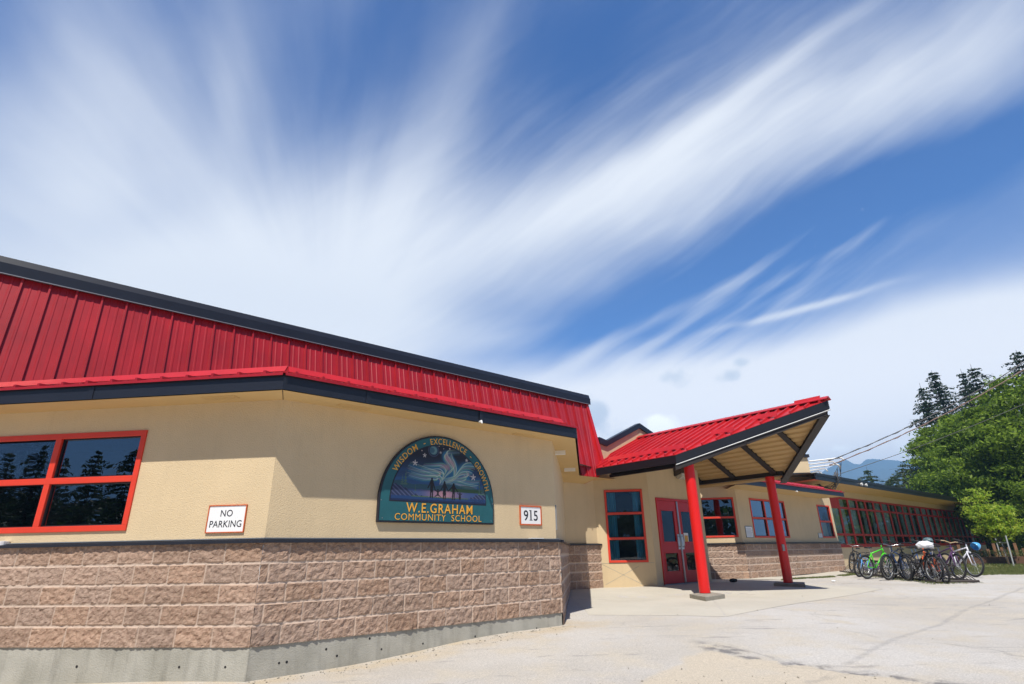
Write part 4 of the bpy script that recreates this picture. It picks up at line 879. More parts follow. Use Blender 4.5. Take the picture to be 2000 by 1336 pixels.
mm_ = bpy.data.materials.new('mural_paint'); mm_.use_nodes = True; b_ = mm_.node_tree.nodes['Principled BSDF']; at = mm_.node_tree.nodes.new('ShaderNodeAttribute'); at.attribute_name = 'paint'; mm_.node_tree.links.new(at.outputs['Color'], b_.inputs['Base Color']); b_.inputs['Roughness'].default_value = .5; MATS['mural_paint'] = mm_
mo_ = m.build('mural', 'mural_paint', SG_); ca = mo_.data.color_attributes.new('paint', 'FLOAT_COLOR', 'POINT'); ca.data.foreach_set('color', np.array(cl, dtype=np.float32).ravel())
m = MB(); slab(m, FC, sgC, arch(1.385-MZ+.014, MZ-.014, MZ, rx=MR*(R_/.9)+.014), DS+.049, DS+.0505); m.build('mural_border', 'ink', SG_)
for mt, dx, dz, dd in (('ink', .008, -.008, .0515), ('gold', 0, 0, .0535)):
    m = MB(); put_fit(m, FC, sgC+dx, DS+dd, .508+dz, 'W.E.GRAHAM', 1.035, .116, .010, 1.15); put_fit(m, FC, sgC+dx*.4, DS+dd, .413+dz*.4, 'COMMUNITY  SCHOOL', 1.345, .078, .0, 1.12)
    m.build('lettering', mt, SG_)
m = MB(); zc_ = zS-.0
for tx_, a0, a1 in (('WISDOM', 153, 120), ('-', 111, 111), ('EXCELLENCE', 104, 60), ('-', 53, 53), ('GROWTH', 45, 14)): put_arc(m, FC, sgC, DS+.0535, zc_, R_-.140, RZ-.115, tx_, a0, a1, .078, .008)
m.build('motto_lettering', 'gold', SG_)
m = MB()
for x, z in ((-R_+.05, zB+.05), (R_-.05, zB+.05), (0, zB+.035), (0, 1.49), (-.88, .64), (.88, .66)): disc(m, FC.pt(sgC+x*.99, DS+.0535, z), -FC.n, .006)
m.build('sign_screw', 'grey_metal', SG_)
# house number and no parking signs
def framed_sign(name, F, s0, s1, z0, z1, dS, label, bw, fm='sign_orange', cat='sign'):
    r = thing(name, tuple(F.pt((s0+s1)/2, dS, z0)+V((0, 0, Z0))), label, cat)
    m = MB(); m.fbox(F, s0+.003, s1-.003, dS, dS+.012, z0+.003, z1-.003); m.build('sign_board', 'sign_white', r)
    m = MB(); m.fbox(F, s0, s1, dS, dS+.02, z0, z0+bw); m.fbox(F, s0, s1, dS, dS+.02, z1-bw, z1); m.fbox(F, s0, s0+bw, dS, dS+.0195, z0+bw, z1-bw); m.fbox(F, s1-bw, s1, dS, dS+.0195, z0+bw, z1-bw); m.build('sign_frame', fm, r, bevel=.002); return r
a, b = V((.062, 8.548, 0)).dot(dC), V((.392, 8.834, 0)).dot(dC)
r = framed_sign('number_sign', FC, a, b, .385, .665, DS, 'square white house number sign reading 915 in an orange frame', .019)
m = MB(); c = (a+b)/2
put_text(m, FC, c-.097, DS+.0135, .455, '9', .205, .002, .98); put_text(m, FC, c+.100, DS+.0135, .455, '5', .205, .002, .98)
m.fbox(FC, c-.011, c+.013, DS+.012, DS+.0135, .457, .602); m.fbox(FC, c-.03, c+.032, DS+.012, DS+.0137, .455, .463); m.fbox(FC, c-.03, c-.005, DS+.012, DS+.0137, .590, .602)
m.build('lettering', 'ink', r)
a, b = V((-3.326, 6.28, 0)).dot(dL), V((-2.888, 6.229, 0)).dot(dL)
r = framed_sign('parking_sign', FL, a, b, .257, .545, -.05, 'white no parking sign with thin orange frame near the corner', .011)
m = MB(); put_text(m, FL, (a+b)/2-.005, -.0365, .425, 'NO', .098, .0006, .92, 1.05); put_text(m, FL, (a+b)/2, -.0365, .315, 'PARKING', .098, .0006, .90, 1.02); m.build('lettering', 'ink', r)
for k, (x0, y0, x1, y1) in enumerate(((1455.8, 1027.5, 1470, 1050), (1598, 1041, 1606, 1051))):
    p = hit(x0, (y0+y1)/2, SI, nC); q = hit(x1, (y0+y1)/2, SI, nC); zt = hit(x0, y0, SI, nC).z; zb = hit(x0, y1, SI, nC).z
    r = framed_sign('notice_sign', FI, p.dot(dC), q.dot(dC), zb, zt, -.05, ('tall pale notice board left of the double window', 'small white notice card under the last narrow window')[k], .02, 'grey_metal')
    m = MB(); n = 6 if k == 0 else 3
    for j in range(n): zz_ = zb+(zt-zb)*(.2+.65*j/n); m.fbox(FI, p.dot(dC)+.05, q.dot(dC)-.05-.04*(j % 2), -.038, -.0365, zz_, zz_+.012)
    m.build('print', 'grey_metal', r)
# poster inside door glass
r = thing('door_notice', tuple(FG.pt(mid+.33, 0, .3)+V((0, 0, Z0))), 'small yellow and white notice on the right door glass', 'notice')
m = MB(); m.fbox(FG, mid+.20, mid+.40, -.018, -.015, .12, .42); m.build('notice_sheet', 'sign_white', r); MATS['gold'] and None
m = MB(); m.fbox(FG, mid+.225, mid+.375, -.0145, -.0135, .20, .36); m.build('notice_print', 'gold', r)
# wall lamp
lp = V((4.42, 15.22, 0)).dot(dC); r = thing('wall_lamp', tuple(FG.pt(lp, 0, 1.8)+V((0, 0, Z0))), 'dark box wall lamp with a frosted lens above the doors', 'lamp')
m = MB(); m.prism([FG.pt(lp-.24, 0, 1.84), FG.pt(lp-.24, 0, 2.08), FG.pt(lp-.24, .16, 2.08), FG.pt(lp-.24, .24, 1.92)], dC*.46); m.build('lamp_housing', 'lamp_body', r, bevel=.008)
m = MB(); m.prism([FG.pt(lp-.20, .02, 1.838), FG.pt(lp-.20, .225, 1.905), FG.pt(lp-.20, .21, 1.82), FG.pt(lp-.20, .10, 1.76)], dC*.38); m.build('lamp_lens', 'lamp_lens', r)
# slot vent on the return wall, items left on the ledge
m = MB(); p = hit(1084.5, 1008, 6.4, nC); s = p.dot(nL)+.05; m.fbox(FRet, s, s+.05, -.05, -.03, .33, .70); o = m.build('wall_reader', 'grey_metal', base=tuple(FRet.pt(s, -.05, .3)+V((0, 0, Z0)))); tag(o, 'slim grey box on the short shaded return wall', 'box')
p = FC.pt((V((.30, 8.7, 0))).dot(dC), .0, CAPT+.025)
m = MB(); m.box(p, dC*.13, nC*.028, V((0, 0, .004))); o = m.build('paper', 'sign_white', base=tuple(p+V((0, 0, Z0)))); tag(o, 'flat white paper lying on the ledge under the 915 sign', 'paper')
p = hit(6, 1063, 5.80, nL)
m = MB(); m.tube([p+V((0, 0, -.02)), p+V((0, 0, .03)), p+V((0, 0, .034))], [.045, .055, .02], 16); o = m.build('white_cup', 'white_plastic', base=tuple(p+V((0, 0, Z0-.02)))); tag(o, 'white plastic cup standing on the ledge below the big window', 'cup')
# small floodlights on the wing and eave fascia
for F, x, y, d in ((FWe, 1683, 945.5, .05), (FWe, 1692, 947, .05)):
    p = hit(x, y, eo-.06, nC); m = MB(); m.tube([p+nC*.08, p, p-nC*.03], [.03, .055, .06], 12); o = m.build('floodlight', 'white_paint', base=tuple(p+V((0, 0, Z0)))); tag(o, 'tiny white floodlight on the black wing fascia', 'lamp', 'floodlights on the wing fascia')
for x, y, dd in ((940, 823, 5.96), (1557, 959.5, 8.16)):
    p = hit(x, y, dd, nC); m = MB(); m.tube([p+nC*.05, p, p-nC*.02-V((0, 0, .03))], [.012, .02, .008], 8); o = m.build('eave_hook', 'white_paint', base=tuple(p+V((0, 0, Z0)))); tag(o, ('little white hook on the dark fascia above the mural sign', 'little white hook on the dark fascia over the double window')[x > 1000], 'hook')
# ------------------------------------------------------------------ service entrance pipes and cables
hub = V((12.5, 22.6, 0))
r = thing('service_mast', tuple(hub+V((0, 0, Z0+2.2))), 'white bent conduits and looped black cables on the block corner', 'utility mast')
m = MB()
for k, (l, z) in enumerate(((1.15, 3.34), (.85, 3.22), (1.0, 3.10), (.55, 2.98), (.35, 2.88))):
    b0 = tq+V((0.02, -.02, z))+nL*.05*k; e0 = b0+dL*l-nL*.4*l*.6; m.tube([b0, b0+dL*.05, e0+V((0, 0, .06)), e0+V((.05, 0, .03)), e0+V((.10, -.02, -.07))], .032, 8)
m.build('conduit', 'white_paint', r, smooth=True)
m = MB()
for k in range(9):
    l = .25+.12*k; b0 = tq+V((0, 0, 2.45+.05*k)); e0 = tq+dL*(1.15-.06*k)-nL*.3+V((0, 0, 3.25-.07*k)); mdl = b0.lerp(e0, .5)+V((.1*(k % 3)+.1, 0, -.45-.04*k)); m.tube([e0, e0.lerp(mdl, .5)+V((.14, 0, -.1)), mdl, b0.lerp(mdl, .5)+V((0, 0, -.14)), b0], .012, 5)
m.build('cable_loop', 'cable', r, smooth=True)
m = MB()
for k in range(6): c = tq+dL*(.15+.15*k)-nL*.15+V((0, 0, 2.62+.05*((k*3) % 4))); m.tube([c-V((0, 0, .09)), c+V((0, 0, .09))], .04, 8)
m.build('insulator', 'grey_metal', r)
for k, (x0, y0, x1, y1, sg_, mt, rr) in enumerate(((1618, 900.5, 2060, 668, .62, 'cable', .016), (1620, 909, 2060, 684, .55, 'cable_warm', .016), (1626, 930, 2060, 762, .30, 'cable', .011))):
    a = ray(x0, y0); a = a*(26.0/math.hypot(a.x, a.y)); b = ray(x1, y1); b = b*(30.5/math.hypot(b.x, b.y))
    pts = []
    for i in range(25): u = i/24; pts.append(a.lerp(b, u)-V((0, 0, sg_*4*u*(1-u)*.5)))
    m = MB(); m.tube(pts, rr, 5)
    if k < 2:
        pts2 = [p+V((.03*math.sin(i*2.2), 0, .03*math.cos(i*2.2))) for i, p in enumerate(pts)]; m.tube(pts2, rr*.7, 5)
    o = m.build('power_line', mt, base=tuple(a+V((0, 0, Z0)))); tag(o, ('highest twisted overhead cable rising to the right past the trees', 'middle twisted overhead cable just under the highest one', 'lowest thin overhead cable rising to the right')[k], 'cable', 'overhead cables')
# ------------------------------------------------------------------ bicycles
def simple(name, col, rough=.35, metal=0): return mat(name, col, rough, metal)
for n_, c_ in (('paint_green', (.08, .62, .02)), ('paint_blue', (.12, .36, .75)), ('paint_black', (.018, .018, .02)), ('paint_navy', (.03, .06, .16)), ('paint_white', (.7, .7, .75)), ('paint_purple', (.10, .04, .12)), ('paint_orange', (.75, .14, .04)), ('paint_grey', (.10, .11, .12)), ('paint_sand', (.50, .36, .20))): simple(n_, c_)
def hub_wheel(root, c, R, rim_mt='grey_metal'):
    m = MB(); m.ring(c, (0, 1, 0), R-.024, .026, 30, 7); w = m.build('tyre', 'rubber', root, z0=0, smooth=True); w.name = 'wheel'
    m = MB(); m.ring(c, (0, 1, 0), R-.058, .011, 30, 5); m.build('rim', rim_mt, root, w, z0=0, smooth=True)
    m = MB()
    for k in range(18):
        a = 2*math.pi*k/18; s = .03*(1 if k % 2 else -1); m.tube([V(c)+V((.02*math.cos(a+1.2), s, .02*math.sin(a+1.2))), V(c)+V(((R-.065)*math.cos(a), 0, (R-.065)*math.sin(a)))], .0022, 3, False)
    m.tube([V(c)-V((0, .05, 0)), V(c)+V((0, .05, 0))], .022, 8); m.build('spokes', 'grey_metal', root, w, z0=0)
def bicycle(px, py, depth_z, head, lean, size, fmt, label, hb='paint_black', steer=0, front_first=True):
    """px,py: ground contact of the nearest wheel; head = compass heading of the bike (deg, from +y towards +x)"""
    g = onz(px, py, depth_z); g.z = 0
    r = thing('bicycle', (0, 0, 0), label, 'bicycle', 'bicycles in the rack')
    k = size; R = .335*k; wb = 1.03*k
    A = V((0, 0, R)); B = V((wb, 0, R)); BBk = V((.42*k, 0, R-.04*k)); ST = V((.30*k, 0, .72*k)); HT = V((.83*k, 0, .83*k)); HB_ = V((.875*k, 0, .70*k))
    m = MB(); tu = lambda p, q, rr: m.tube([p, q], rr*k, 8)
    tu(BBk, ST, .017); tu(ST-V((0, 0, .03)), HT-V((0, 0, .02)), .019); tu(BBk, HB_, .023); tu(HT, HB_, .022)
    for s in (-1, 1):
        o = V((0, .055*s, 0)); m.tube([BBk+V((0, .02*s, 0)), A+o], .010*k, 6); m.tube([ST-V((0, 0, .05)), A+o], .009*k, 6)
    m.build('frame', fmt, r, z0=0, smooth=True)
    hub_wheel(r, A, R); hub_wheel(r, B, R)
    m = MB()
    for s in (-1, 1): m.tube([HB_+V((0, .055*s, -.02)), B+V((0, .06*s, 0))], [.018*k, .013*k], 7)
    m.tube([HB_+V((0, -.06, -.01)), HB_+V((0, .06, -.01))], .02*k, 6); m.tube([HT, HT+V((-.02, 0, .10*k))], .016*k, 6); m.build('fork', fmt, r, z0=0, smooth=True)
    m = MB(); st_ = HT+V((.03, 0, .11*k)); m.tube([HT+V((-.02, 0, .09*k)), st_], .018*k, 6)
    m.tube([st_+V((-.09, -.33*k, .045)), st_+V((-.03, -.14*k, .04)), st_, st_+V((-.03, .14*k, .04)), st_+V((-.09, .33*k, .045))], .012*k, 7); h_ = m.build('handlebar', hb, r, z0=0, smooth=True)
    m = MB()
    for s in (-1, 1):
        m = MB(); m.tube([st_+V((-.055, .22*s*k, .042)), st_+V((-.095, .345*s*k, .046))], .018*k, 7); m.tube([st_+V((-.02, .2*s*k, .03)), st_+V((.03, .24*s*k, .015)), st_+V((-.0, .31*s*k, .02))], .006, 4); m.build('grip', 'rubber', r, h_, z0=0)
    m = MB(); sd = ST+V((-.045*k, 0, .13*k)); m.tube([ST, sd], .013*k, 6); m.build('seat_post', 'steel', r, z0=0)
    m = MB(); pr = [(-.13, .075), (-.10, .08), (-.04, .06), (.03, .028), (.13, .014)]; vs = []; 
    for x, w in pr: vs += [sd+V((x, -w, -.01)), sd+V((x, -w*.6, .03)), sd+V((x, w*.6, .03)), sd+V((x, w, -.01))]
    fs = [(i*4+j, i*4+(j+1) % 4, (i+1)*4+(j+1) % 4, (i+1)*4+j) for i in range(4) for j in range(4)]+[(3, 2, 1, 0), (16, 17, 18, 19)]
    m.add(vs, fs); m.build('saddle', 'rubber', r, z0=0, bevel=.01)
    m = MB(); m.ring(BBk+V((0, .045, 0)), (0, 1, 0), .085*k, .008, 18, 4); m.ring(BBk+V((0, .045, 0)), (0, 1, 0), .03*k, .012, 12, 4)
    m.tube([BBk+V((0, .06, 0)), BBk+V((.10*k, .075, -.13*k))], .010, 5); m.tube([BBk+V((0, -.06, 0)), BBk+V((-.10*k, -.075, .13*k))], .010, 5)
    m.box(BBk+V((.10*k, .12, -.13*k)), (.045, 0, 0), (0, .045, 0), (0, 0, .011)); m.box(BBk+V((-.10*k, -.12, .13*k)), (.045, 0, 0), (0, .045, 0), (0, 0, .011))
    m.ring(A+V((0, .045, 0)), (0, 1, 0), .04*k, .012, 12, 4); m.build('crankset', 'grey_metal', r, z0=0)
    m = MB(); m.tube([BBk+V((0, .045, .085*k)), A+V((0, .045, .045*k))], .004, 4); m.tube([BBk+V((0, .045, -.085*k)), A+V((0, .045, -.045*k))], .004, 4); m.build('chain', 'rubber', r, z0=0)
    hx = math.radians(90-head); nearx = 0 if front_first is False else wb
    off = Matrix.Rotation(hx, 3, 'Z') @ Matrix.Rotation(math.radians(lean), 3, 'X') @ V((nearx, 0, 0))
    r.rotation_euler = (math.radians(lean), 0, hx); r.rotation_mode = 'XYZ'
    r.location = (g.x-off.x, g.y-off.y, gz(g.x-off.x, g.y-off.y)+Z0+.005)
    return r, st_
BK = [(1665, 1121, 20, -10, .92, 'paint_black', 'large black bicycle at the left end of the rack beside the block wall', 'steel', 225),
      (1679, 1128, 20, -8, .74, 'paint_blue', 'light blue small bicycle left of the bright green one', 'paint_black', 240),
      (1695, 1132, 20, 5, 1.0, 'paint_green', 'bright green mountain bicycle', 'paint_black', 66),
      (1736, 1134, 20, 6, 1.02, 'paint_black', 'black mountain bicycle right of the bright green one', 'paint_black', 60),
      (1775, 1135, 20, 4, .95, 'paint_navy', 'dark blue bicycle with a silver handlebar left of the white covered one', 'steel', 12),
      (1801, 1131, 20, 4, .80, 'paint_grey', 'small dark bicycle with orange marks behind the white helmet bag', 'paint_black', 55),
      (1827, 1138, 20, -10, 1.0, 'paint_black', 'black bicycle with a white bag hung on its handlebar', 'paint_black', 178),
      (1835, 1130, 20, -10, 1.0, 'paint_navy', 'dark navy bicycle between the white bag and the orange one', 'paint_black', 172),
      (1850, 1139, 20, -4, .92, 'paint_orange', 'bicycle with orange frame and fat front tyre, near the right end', 'paint_black', 14),
      (1875, 1133, 20, -8, 1.02, 'paint_purple', 'purple and white bicycle with pale handlebar and green grip', 'paint_sand', 185),
      (1905, 1127, 20, -12, 1.04, 'paint_white', 'white bicycle at the right end of the rack under the blue helmet', 'paint_black', 176)]
ends = []
for (px, py, _, ln, sz, fm, lb, hbm, hd) in BK:
    r, st_ = bicycle(px, py, -.885, hd, ln, sz, fm, lb, hbm, front_first=(hd > 100)); ends.append((r, st_))
bpy.context.view_layer.update()
def blobm(m, c, ax, n=12, k=8, zmin=-1, f=None):
    vs = []; c = V(c)
    for j in range(k+1):
        ph = math.acos(max(-1, 1-2*j/k*(1-(zmin+1)/2))); 
        for i in range(n):
            t = 2*math.pi*i/n; u = V((math.sin(ph)*math.cos(t), math.sin(ph)*math.sin(t), math.cos(ph))); s = 1+(f(u) if f else 0); vs.append(c+V((u.x*ax[0], u.y*ax[1], u.z*ax[2]))*s)
    fs = [(j*n+i, j*n+(i+1) % n, (j+1)*n+(i+1) % n, (j+1)*n+i) for j in range(k) for i in range(n)]; m.add(vs, fs)
def hang(idx, dz, ax, name, mt, label, cat, dx=0, dy=0, zmin=-1, crumple=0, rot=0):
    r, st_ = ends[idx]; p = r.matrix_world @ st_ + V((dx, dy, dz)); m = MB(); blobm(m, (0, 0, 0), ax, 20, 12, zmin, (lambda u: crumple*noise.noise(u*3.1)) if crumple else None)
    m.v = [Matrix.Rotation(rot, 3, 'Y') @ v for v in m.v]; o = m.build(name, mt, z0=0, smooth=True); o.location = p; tag(o, label, cat); return o
mat('helmet_blue', (.10, .38, .70), .3); mat('bag_purple', (.20, .06, .32), .6, var=.3, vscale=8); mat('helmet_teal', (.10, .16, .17), .4)
hang(6, -.04, (.21, .12, .11), 'helmet_bag', 'white_plastic', 'crumpled white plastic bag over a handlebar in the bike rack', 'bag', -.12, -.1, -.6, .35)
hang(10, -.10, (.115, .15, .135), 'helmet', 'helmet_blue', 'light blue bicycle helmet hanging at the right end of the rack', 'helmet', .22, .0, -.2, .05, 1.2)
hang(7, .10, (.12, .15, .09), 'helmet', 'helmet_teal', 'dark helmet with pale stripes on a handlebar above the white bag', 'helmet', -.05, 0, -.2, .08)
p = onz(1668, 1117, -.86); m = MB(); blobm(m, p+V((0.3, -.6, .17)), (.26, .18, .2), 16, 10, -1, lambda u: .3*noise.noise(u*2.7)); o = m.build('bag', 'bag_purple', smooth=True, base=tuple(p+V((.3, -.6, Z0)))); tag(o, 'purple bag on the ground at the left end of the bike rack', 'bag')
p = onz(1797, 1125, -.88); m = MB(); blobm(m, p+V((0, 0, .14)), (.22, .16, .17), 16, 10, -1, lambda u: .5*noise.noise(u*3.7)); o = m.build('bag', 'white_plastic', smooth=True, base=tuple(p+V((0, 0, Z0)))); tag(o, 'crumpled white bag on the ground under the bicycles', 'bag')
# rack
ra, rb = V((11.15, 15.35, 0)), V((12.1, 21.6, 0)); rt_ = (rb-ra).normalized(); rn = V((rt_.y, -rt_.x, 0))
r = thing('bike_rack', (11.6, 18.4, Z0-.9), 'low dark steel bike rack full of bicycles', 'bike rack')
m = MB(); L_ = (rb-ra).length
for o_, z in ((-.45, .04), (.45, .04), (0, .42)): m.tube([ra+rn*o_+V((0, 0, -.89+z)), rb+rn*o_+V((0, 0, -.85+z))], .03, 8)
m.build('rails', 'rack_metal', r)
m = MB(); k = 0
while k < L_:
    c = ra+rt_*k+V((0, 0, -.87)); m.tube([c-rn*.45+V((0, 0, .03)), c+V((0, 0, .42)), c+rn*.45+V((0, 0, .03))], .011, 5); k += .16
m.build('bars', 'rack_metal', r)
m = MB()
for c in (ra, rb): m.tube([c-rn*.5+V((0, 0, -.85)), c+rn*.5+V((0, 0, -.85))], .035, 6)
m.build('end_rail', 'rack_metal', r)
# ------------------------------------------------------------------ foliage helpers
def leafmat(name, c1, c2, trans=.35, rough=.55):
    m = bpy.data.materials.new(name); m.use_nodes = True; t = m.node_tree; t.nodes.clear(); o = t.nodes.new('ShaderNodeOutputMaterial')
    g = t.nodes.new('ShaderNodeNewGeometry'); r = t.nodes.new('ShaderNodeMix'); r.data_type = 'RGBA'; t.links.new(g.outputs['Random Per Island'], r.inputs[0]); r.inputs[6].default_value = (*c1, 1); r.inputs[7].default_value = (*c2, 1)
    d = t.nodes.new('ShaderNodeBsdfPrincipled'); d.inputs['Roughness'].default_value = rough; d.inputs['Specular IOR Level'].default_value = .3; t.links.new(r.outputs[2], d.inputs['Base Color'])
    tr_ = t.nodes.new('ShaderNodeBsdfTranslucent'); h = t.nodes.new('ShaderNodeHueSaturation'); h.inputs['Value'].default_value = 1.7; t.links.new(r.outputs[2], h.inputs['Color']); t.links.new(h.outputs[0], tr_.inputs[0])
    x = t.nodes.new('ShaderNodeMixShader'); x.inputs[0].default_value = trans; t.links.new(d.outputs[0], x.inputs[1]); t.links.new(tr_.outputs[0], x.inputs[2]); t.links.new(x.outputs[0], o.inputs[0]); MATS[name] = m
leafmat('needle', (.012, .030, .016), (.035, .065, .028), .15); leafmat('needle_light', (.03, .06, .02), (.07, .10, .035), .2)
leafmat('locust_leaf', (.036, .075, .008), (.24, .34, .035), .45); leafmat('maple_leaf', (.20, .34, .03), (.40, .44, .05), .45); leafmat('grass_blade', (.06, .10, .02), (.20, .20, .07), .3); leafmat('bush_leaf', (.02, .05, .015), (.05, .10, .025), .3)
def leaves(name, C, size, mt, root=None, aspect=.55, up=None, jit=.35):
    """C (n,3) centres; one bent leaf (2 tris as a quad) each"""
    n = len(C); a = rng.normal(size=(n, 3))
    if up is not None: a[:, 2] *= up
    a /= np.linalg.norm(a, axis=1)[:, None]; b = rng.normal(size=(n, 3)); b -= a*(a*b).sum(1)[:, None]; b /= np.linalg.norm(b, axis=1)[:, None]
    s = (size*(1+jit*rng.uniform(-1, 1, n)))[:, None]
    P = np.stack([C-a*s, C+b*s*aspect, C+a*s, C-b*s*aspect], 1).reshape(-1, 3)
    org = np.array(root['org']) if root is not None else np.zeros(3)
    me = bpy.data.meshes.new(name); me.vertices.add(4*n); me.vertices.foreach_set('co', (P-org).ravel().astype(np.float32)); me.loops.add(4*n); me.loops.foreach_set('vertex_index', np.arange(4*n, dtype=np.int32)); me.polygons.add(n); me.polygons.foreach_set('loop_start', np.arange(0, 4*n, 4, dtype=np.int32)); me.polygons.foreach_set('loop_total', np.full(n, 4, dtype=np.int32)); me.materials.append(MATS[mt]); me.update(calc_edges=True)
    o = bpy.data.objects.new(name, me); COL.objects.link(o)
    if root is not None: o.parent = root
    return o
def conifer(loc, H, W_, label, seed, mt='needle', group='conifers beyond the wing', dens=1.0, bare=.08, lean=0, name='conifer', bs=1.0):
    rg = np.random.default_rng(seed); r = thing(name, loc, label, 'tree', group); L0 = V(loc)
    m = MB(); m.tube([L0+V((lean*H*u, 0, H*u)) for u in (0, .3, .6, 1)], [H*.016, H*.012, H*.007, .01], 7); m.build('trunk', 'bark', r, z0=0)
    Cs = []; m = MB(); z = bare
    while z < .985:
        u = (z-bare)/(1-bare); rad = (W_*(1-u)**.8*(.6+.7*rg.random())+.12)*(.55+.45*min(1, u*5+.3)); k = int(5+3*rg.random())
        a0 = rg.random()*6.28
        for j in range(k):
            a = a0+6.283*j/k+rg.normal()*.25; R = rad*(.55+.6*rg.random()); n = max(int(R/(.16*bs)*dens), 2); d = V((math.cos(a), math.sin(a), 0)); b0 = L0+V((lean*H*z, 0, H*z)); tip = b0+d*R+V((0, 0, -R*.12+R*.25*(z-.4)))
            if R > .7: m.tube([b0, b0.lerp(tip, .5)-V((0, 0, -.02*R)), tip], [.03, .02, .006], 3, False)
            for q in range(n):
                f = (q+rg.random())/n; sag = -.22*R*f*f+.06*R; sp = .26*R*(1-f)*.9+.06
                for _ in range(3): Cs.append((b0.x+d.x*R*f+rg.normal()*sp*.5, b0.y+d.y*R*f+rg.normal()*sp*.5, b0.z+sag+(tip.z-b0.z)*f+rg.normal()*.05-.04))
        z += (.24+.22*rg.random())/H*(1+.3*(1-u))
    m.build('branches', 'bark', r, z0=0) if m.v else None
    leaves('needles', np.array(Cs), .12*bs, mt, r, .42, .55); return r
def azp(az, d, z=0): return V((math.sin(math.radians(az))*d, math.cos(math.radians(az))*d, z))
# conifers right of frame, tips set by bearing and elevation
for k, (px, py, D, w, lb, mt, lean) in enumerate(((1795.5, 748, 62, 1.9, 'slim dark conifer, leftmost of the tall ones behind the leafy trees', 'needle', 0), (1819, 723, 66, 2.9, 'dark conifer with a tip leaning left, second of the tall ones', 'needle', -.03), (1875.5, 720, 70, 2.2, 'narrow dark conifer just left of the broader forked one', 'needle', 0),
        (1895, 711, 68, 3.4, 'broad dark conifer with a wide ragged top right of a narrow one', 'needle', .01), (1984, 683, 60, 3.2, 'tallest dark conifer at the right edge beside the cables', 'needle', 0), (1692, 911, 75, 2.2, 'lone small conifer above the wing roof in front of the mountain', 'needle_light', 0), (1677, 934, 78, 1.3, 'tiny conifer tip left of the lone one above the wing roof', 'needle_light', 0),
        (1761, 903, 70, 3.0, 'green conifer left of the pair above the wing roof', 'needle_light', 0), (1784, 894, 66, 2.6, 'green conifer touching the left side of the leafy tree', 'needle_light', 0), (1735, 938, 80, 1.6, 'low conifer tip above the wing roof between the lone one and the pair', 'needle_light', 0), (1745, 925, 84, 3.0, 'rounded green conifer low above the wing roof', 'needle_light', 0), (1812, 905, 74, 3.8, 'wide green conifer hidden partly by the leafy tree', 'needle_light', 0))):
    d = ray(px, py); d = d*(D/math.hypot(d.x, d.y)); H = d.z+1.2+Z0-Z0; lean_ = lean
    conifer((d.x-lean*H, d.y, Z0-1.2), H, w*2.3, lb, 40+k, mt, dens=1.7, lean=lean, bs=1)
# big leafy trees
def leafy(loc, lobes, n, label, mt, size, name='leafy_tree', trunk=.28, group=None, z0=Z0, up=None, branches=True):
    r = thing(name, loc, label, 'tree', group); L0 = V(loc); m = MB(); top = max(c[2] for c in lobes)
    m.tube([L0-V((0, 0, .1)), L0+V((.1, .1, top*.25)), L0+V((-.1, .1, top*.55)), L0+V((0, 0, top*.85))], [trunk, trunk*.8, trunk*.5, trunk*.15], 9)
    for (x, y, z, rr) in lobes:
        h = min(z*.55, top*.6); m.tube([L0+V((0, 0, h*.8)), L0+V((x*.5, y*.5, h+ (z-h)*.4)), L0+V((x, y, z))], [trunk*.35, trunk*.2, .02], 5)
    m.build('trunk', 'bark', r, z0=0)
    Cs = []; vol = sum(c[3]**2 for c in lobes)
    for (x, y, z, rr) in lobes:
        k = int(n*rr*rr/vol); nc = max(int(13*(rr/1.5)**1.6), 9)
        # sprays of leaves: cluster centres near the lobe surface, drooping tufts
        dr_ = rng.normal(size=(nc, 3)); dr_ /= np.linalg.norm(dr_, axis=1)[:, None]; cc = dr_*(rr*(.45+.62*rng.random(nc)**.6))[:, None]; cc[:, 2] *= .8
        cs = (.10+.22*rng.random(nc))*max(rr/1.5, .25)**.6; i = rng.integers(0, nc, k); p = cc[i]+rng.normal(size=(k, 3))*cs[i][:, None]*np.array((1.25, 1.25, .55)); Cs.append(p+np.array((L0.x+x, L0.y+y, L0.z+z)))
    leaves('crown', np.concatenate(Cs), size, mt, r, .42, up); return r
def lobes_from(pxs, D, base):            # lobes from bearings: (px,py,depth offset,radius)
    out = []
    for px, py, dd, rr in pxs:
        d = ray(px, py); d = d*((D+dd)/math.hypot(d.x, d.y)); out.append((d.x-base[0], d.y-base[1], d.z+Z0-base[2], rr))
    return out
b1 = tuple(azp(42.6, 46, Z0-1.15)); 
leafy(b1, lobes_from([(1965, 795, 0, 1.9), (1925, 812, 1, 1.4), (1985, 850, -1, 2.6), (1940, 860, 0, 2.4), (1905, 850, 1, 2.0), (1880, 880, 1, 1.8), (1955, 920, -1, 2.6), (1990, 920, 0, 2.6), (1905, 920, 0, 2.0), (1990, 980, -1, 2.4), (1950, 980, 1, 2.2), (2010, 800, 1, 2.2), (2020, 1010, 0, 2.2), (1975, 1035, 2, 1.6), (1995, 762, 1, 1.0), (1955, 775, 1, 1.0)], 46, b1), 60000, 'big dense bright green leafy tree at the right edge of the picture', 'locust_leaf', .12, trunk=.3)
b2 = tuple(azp(38.6, 52, Z0-1.15))
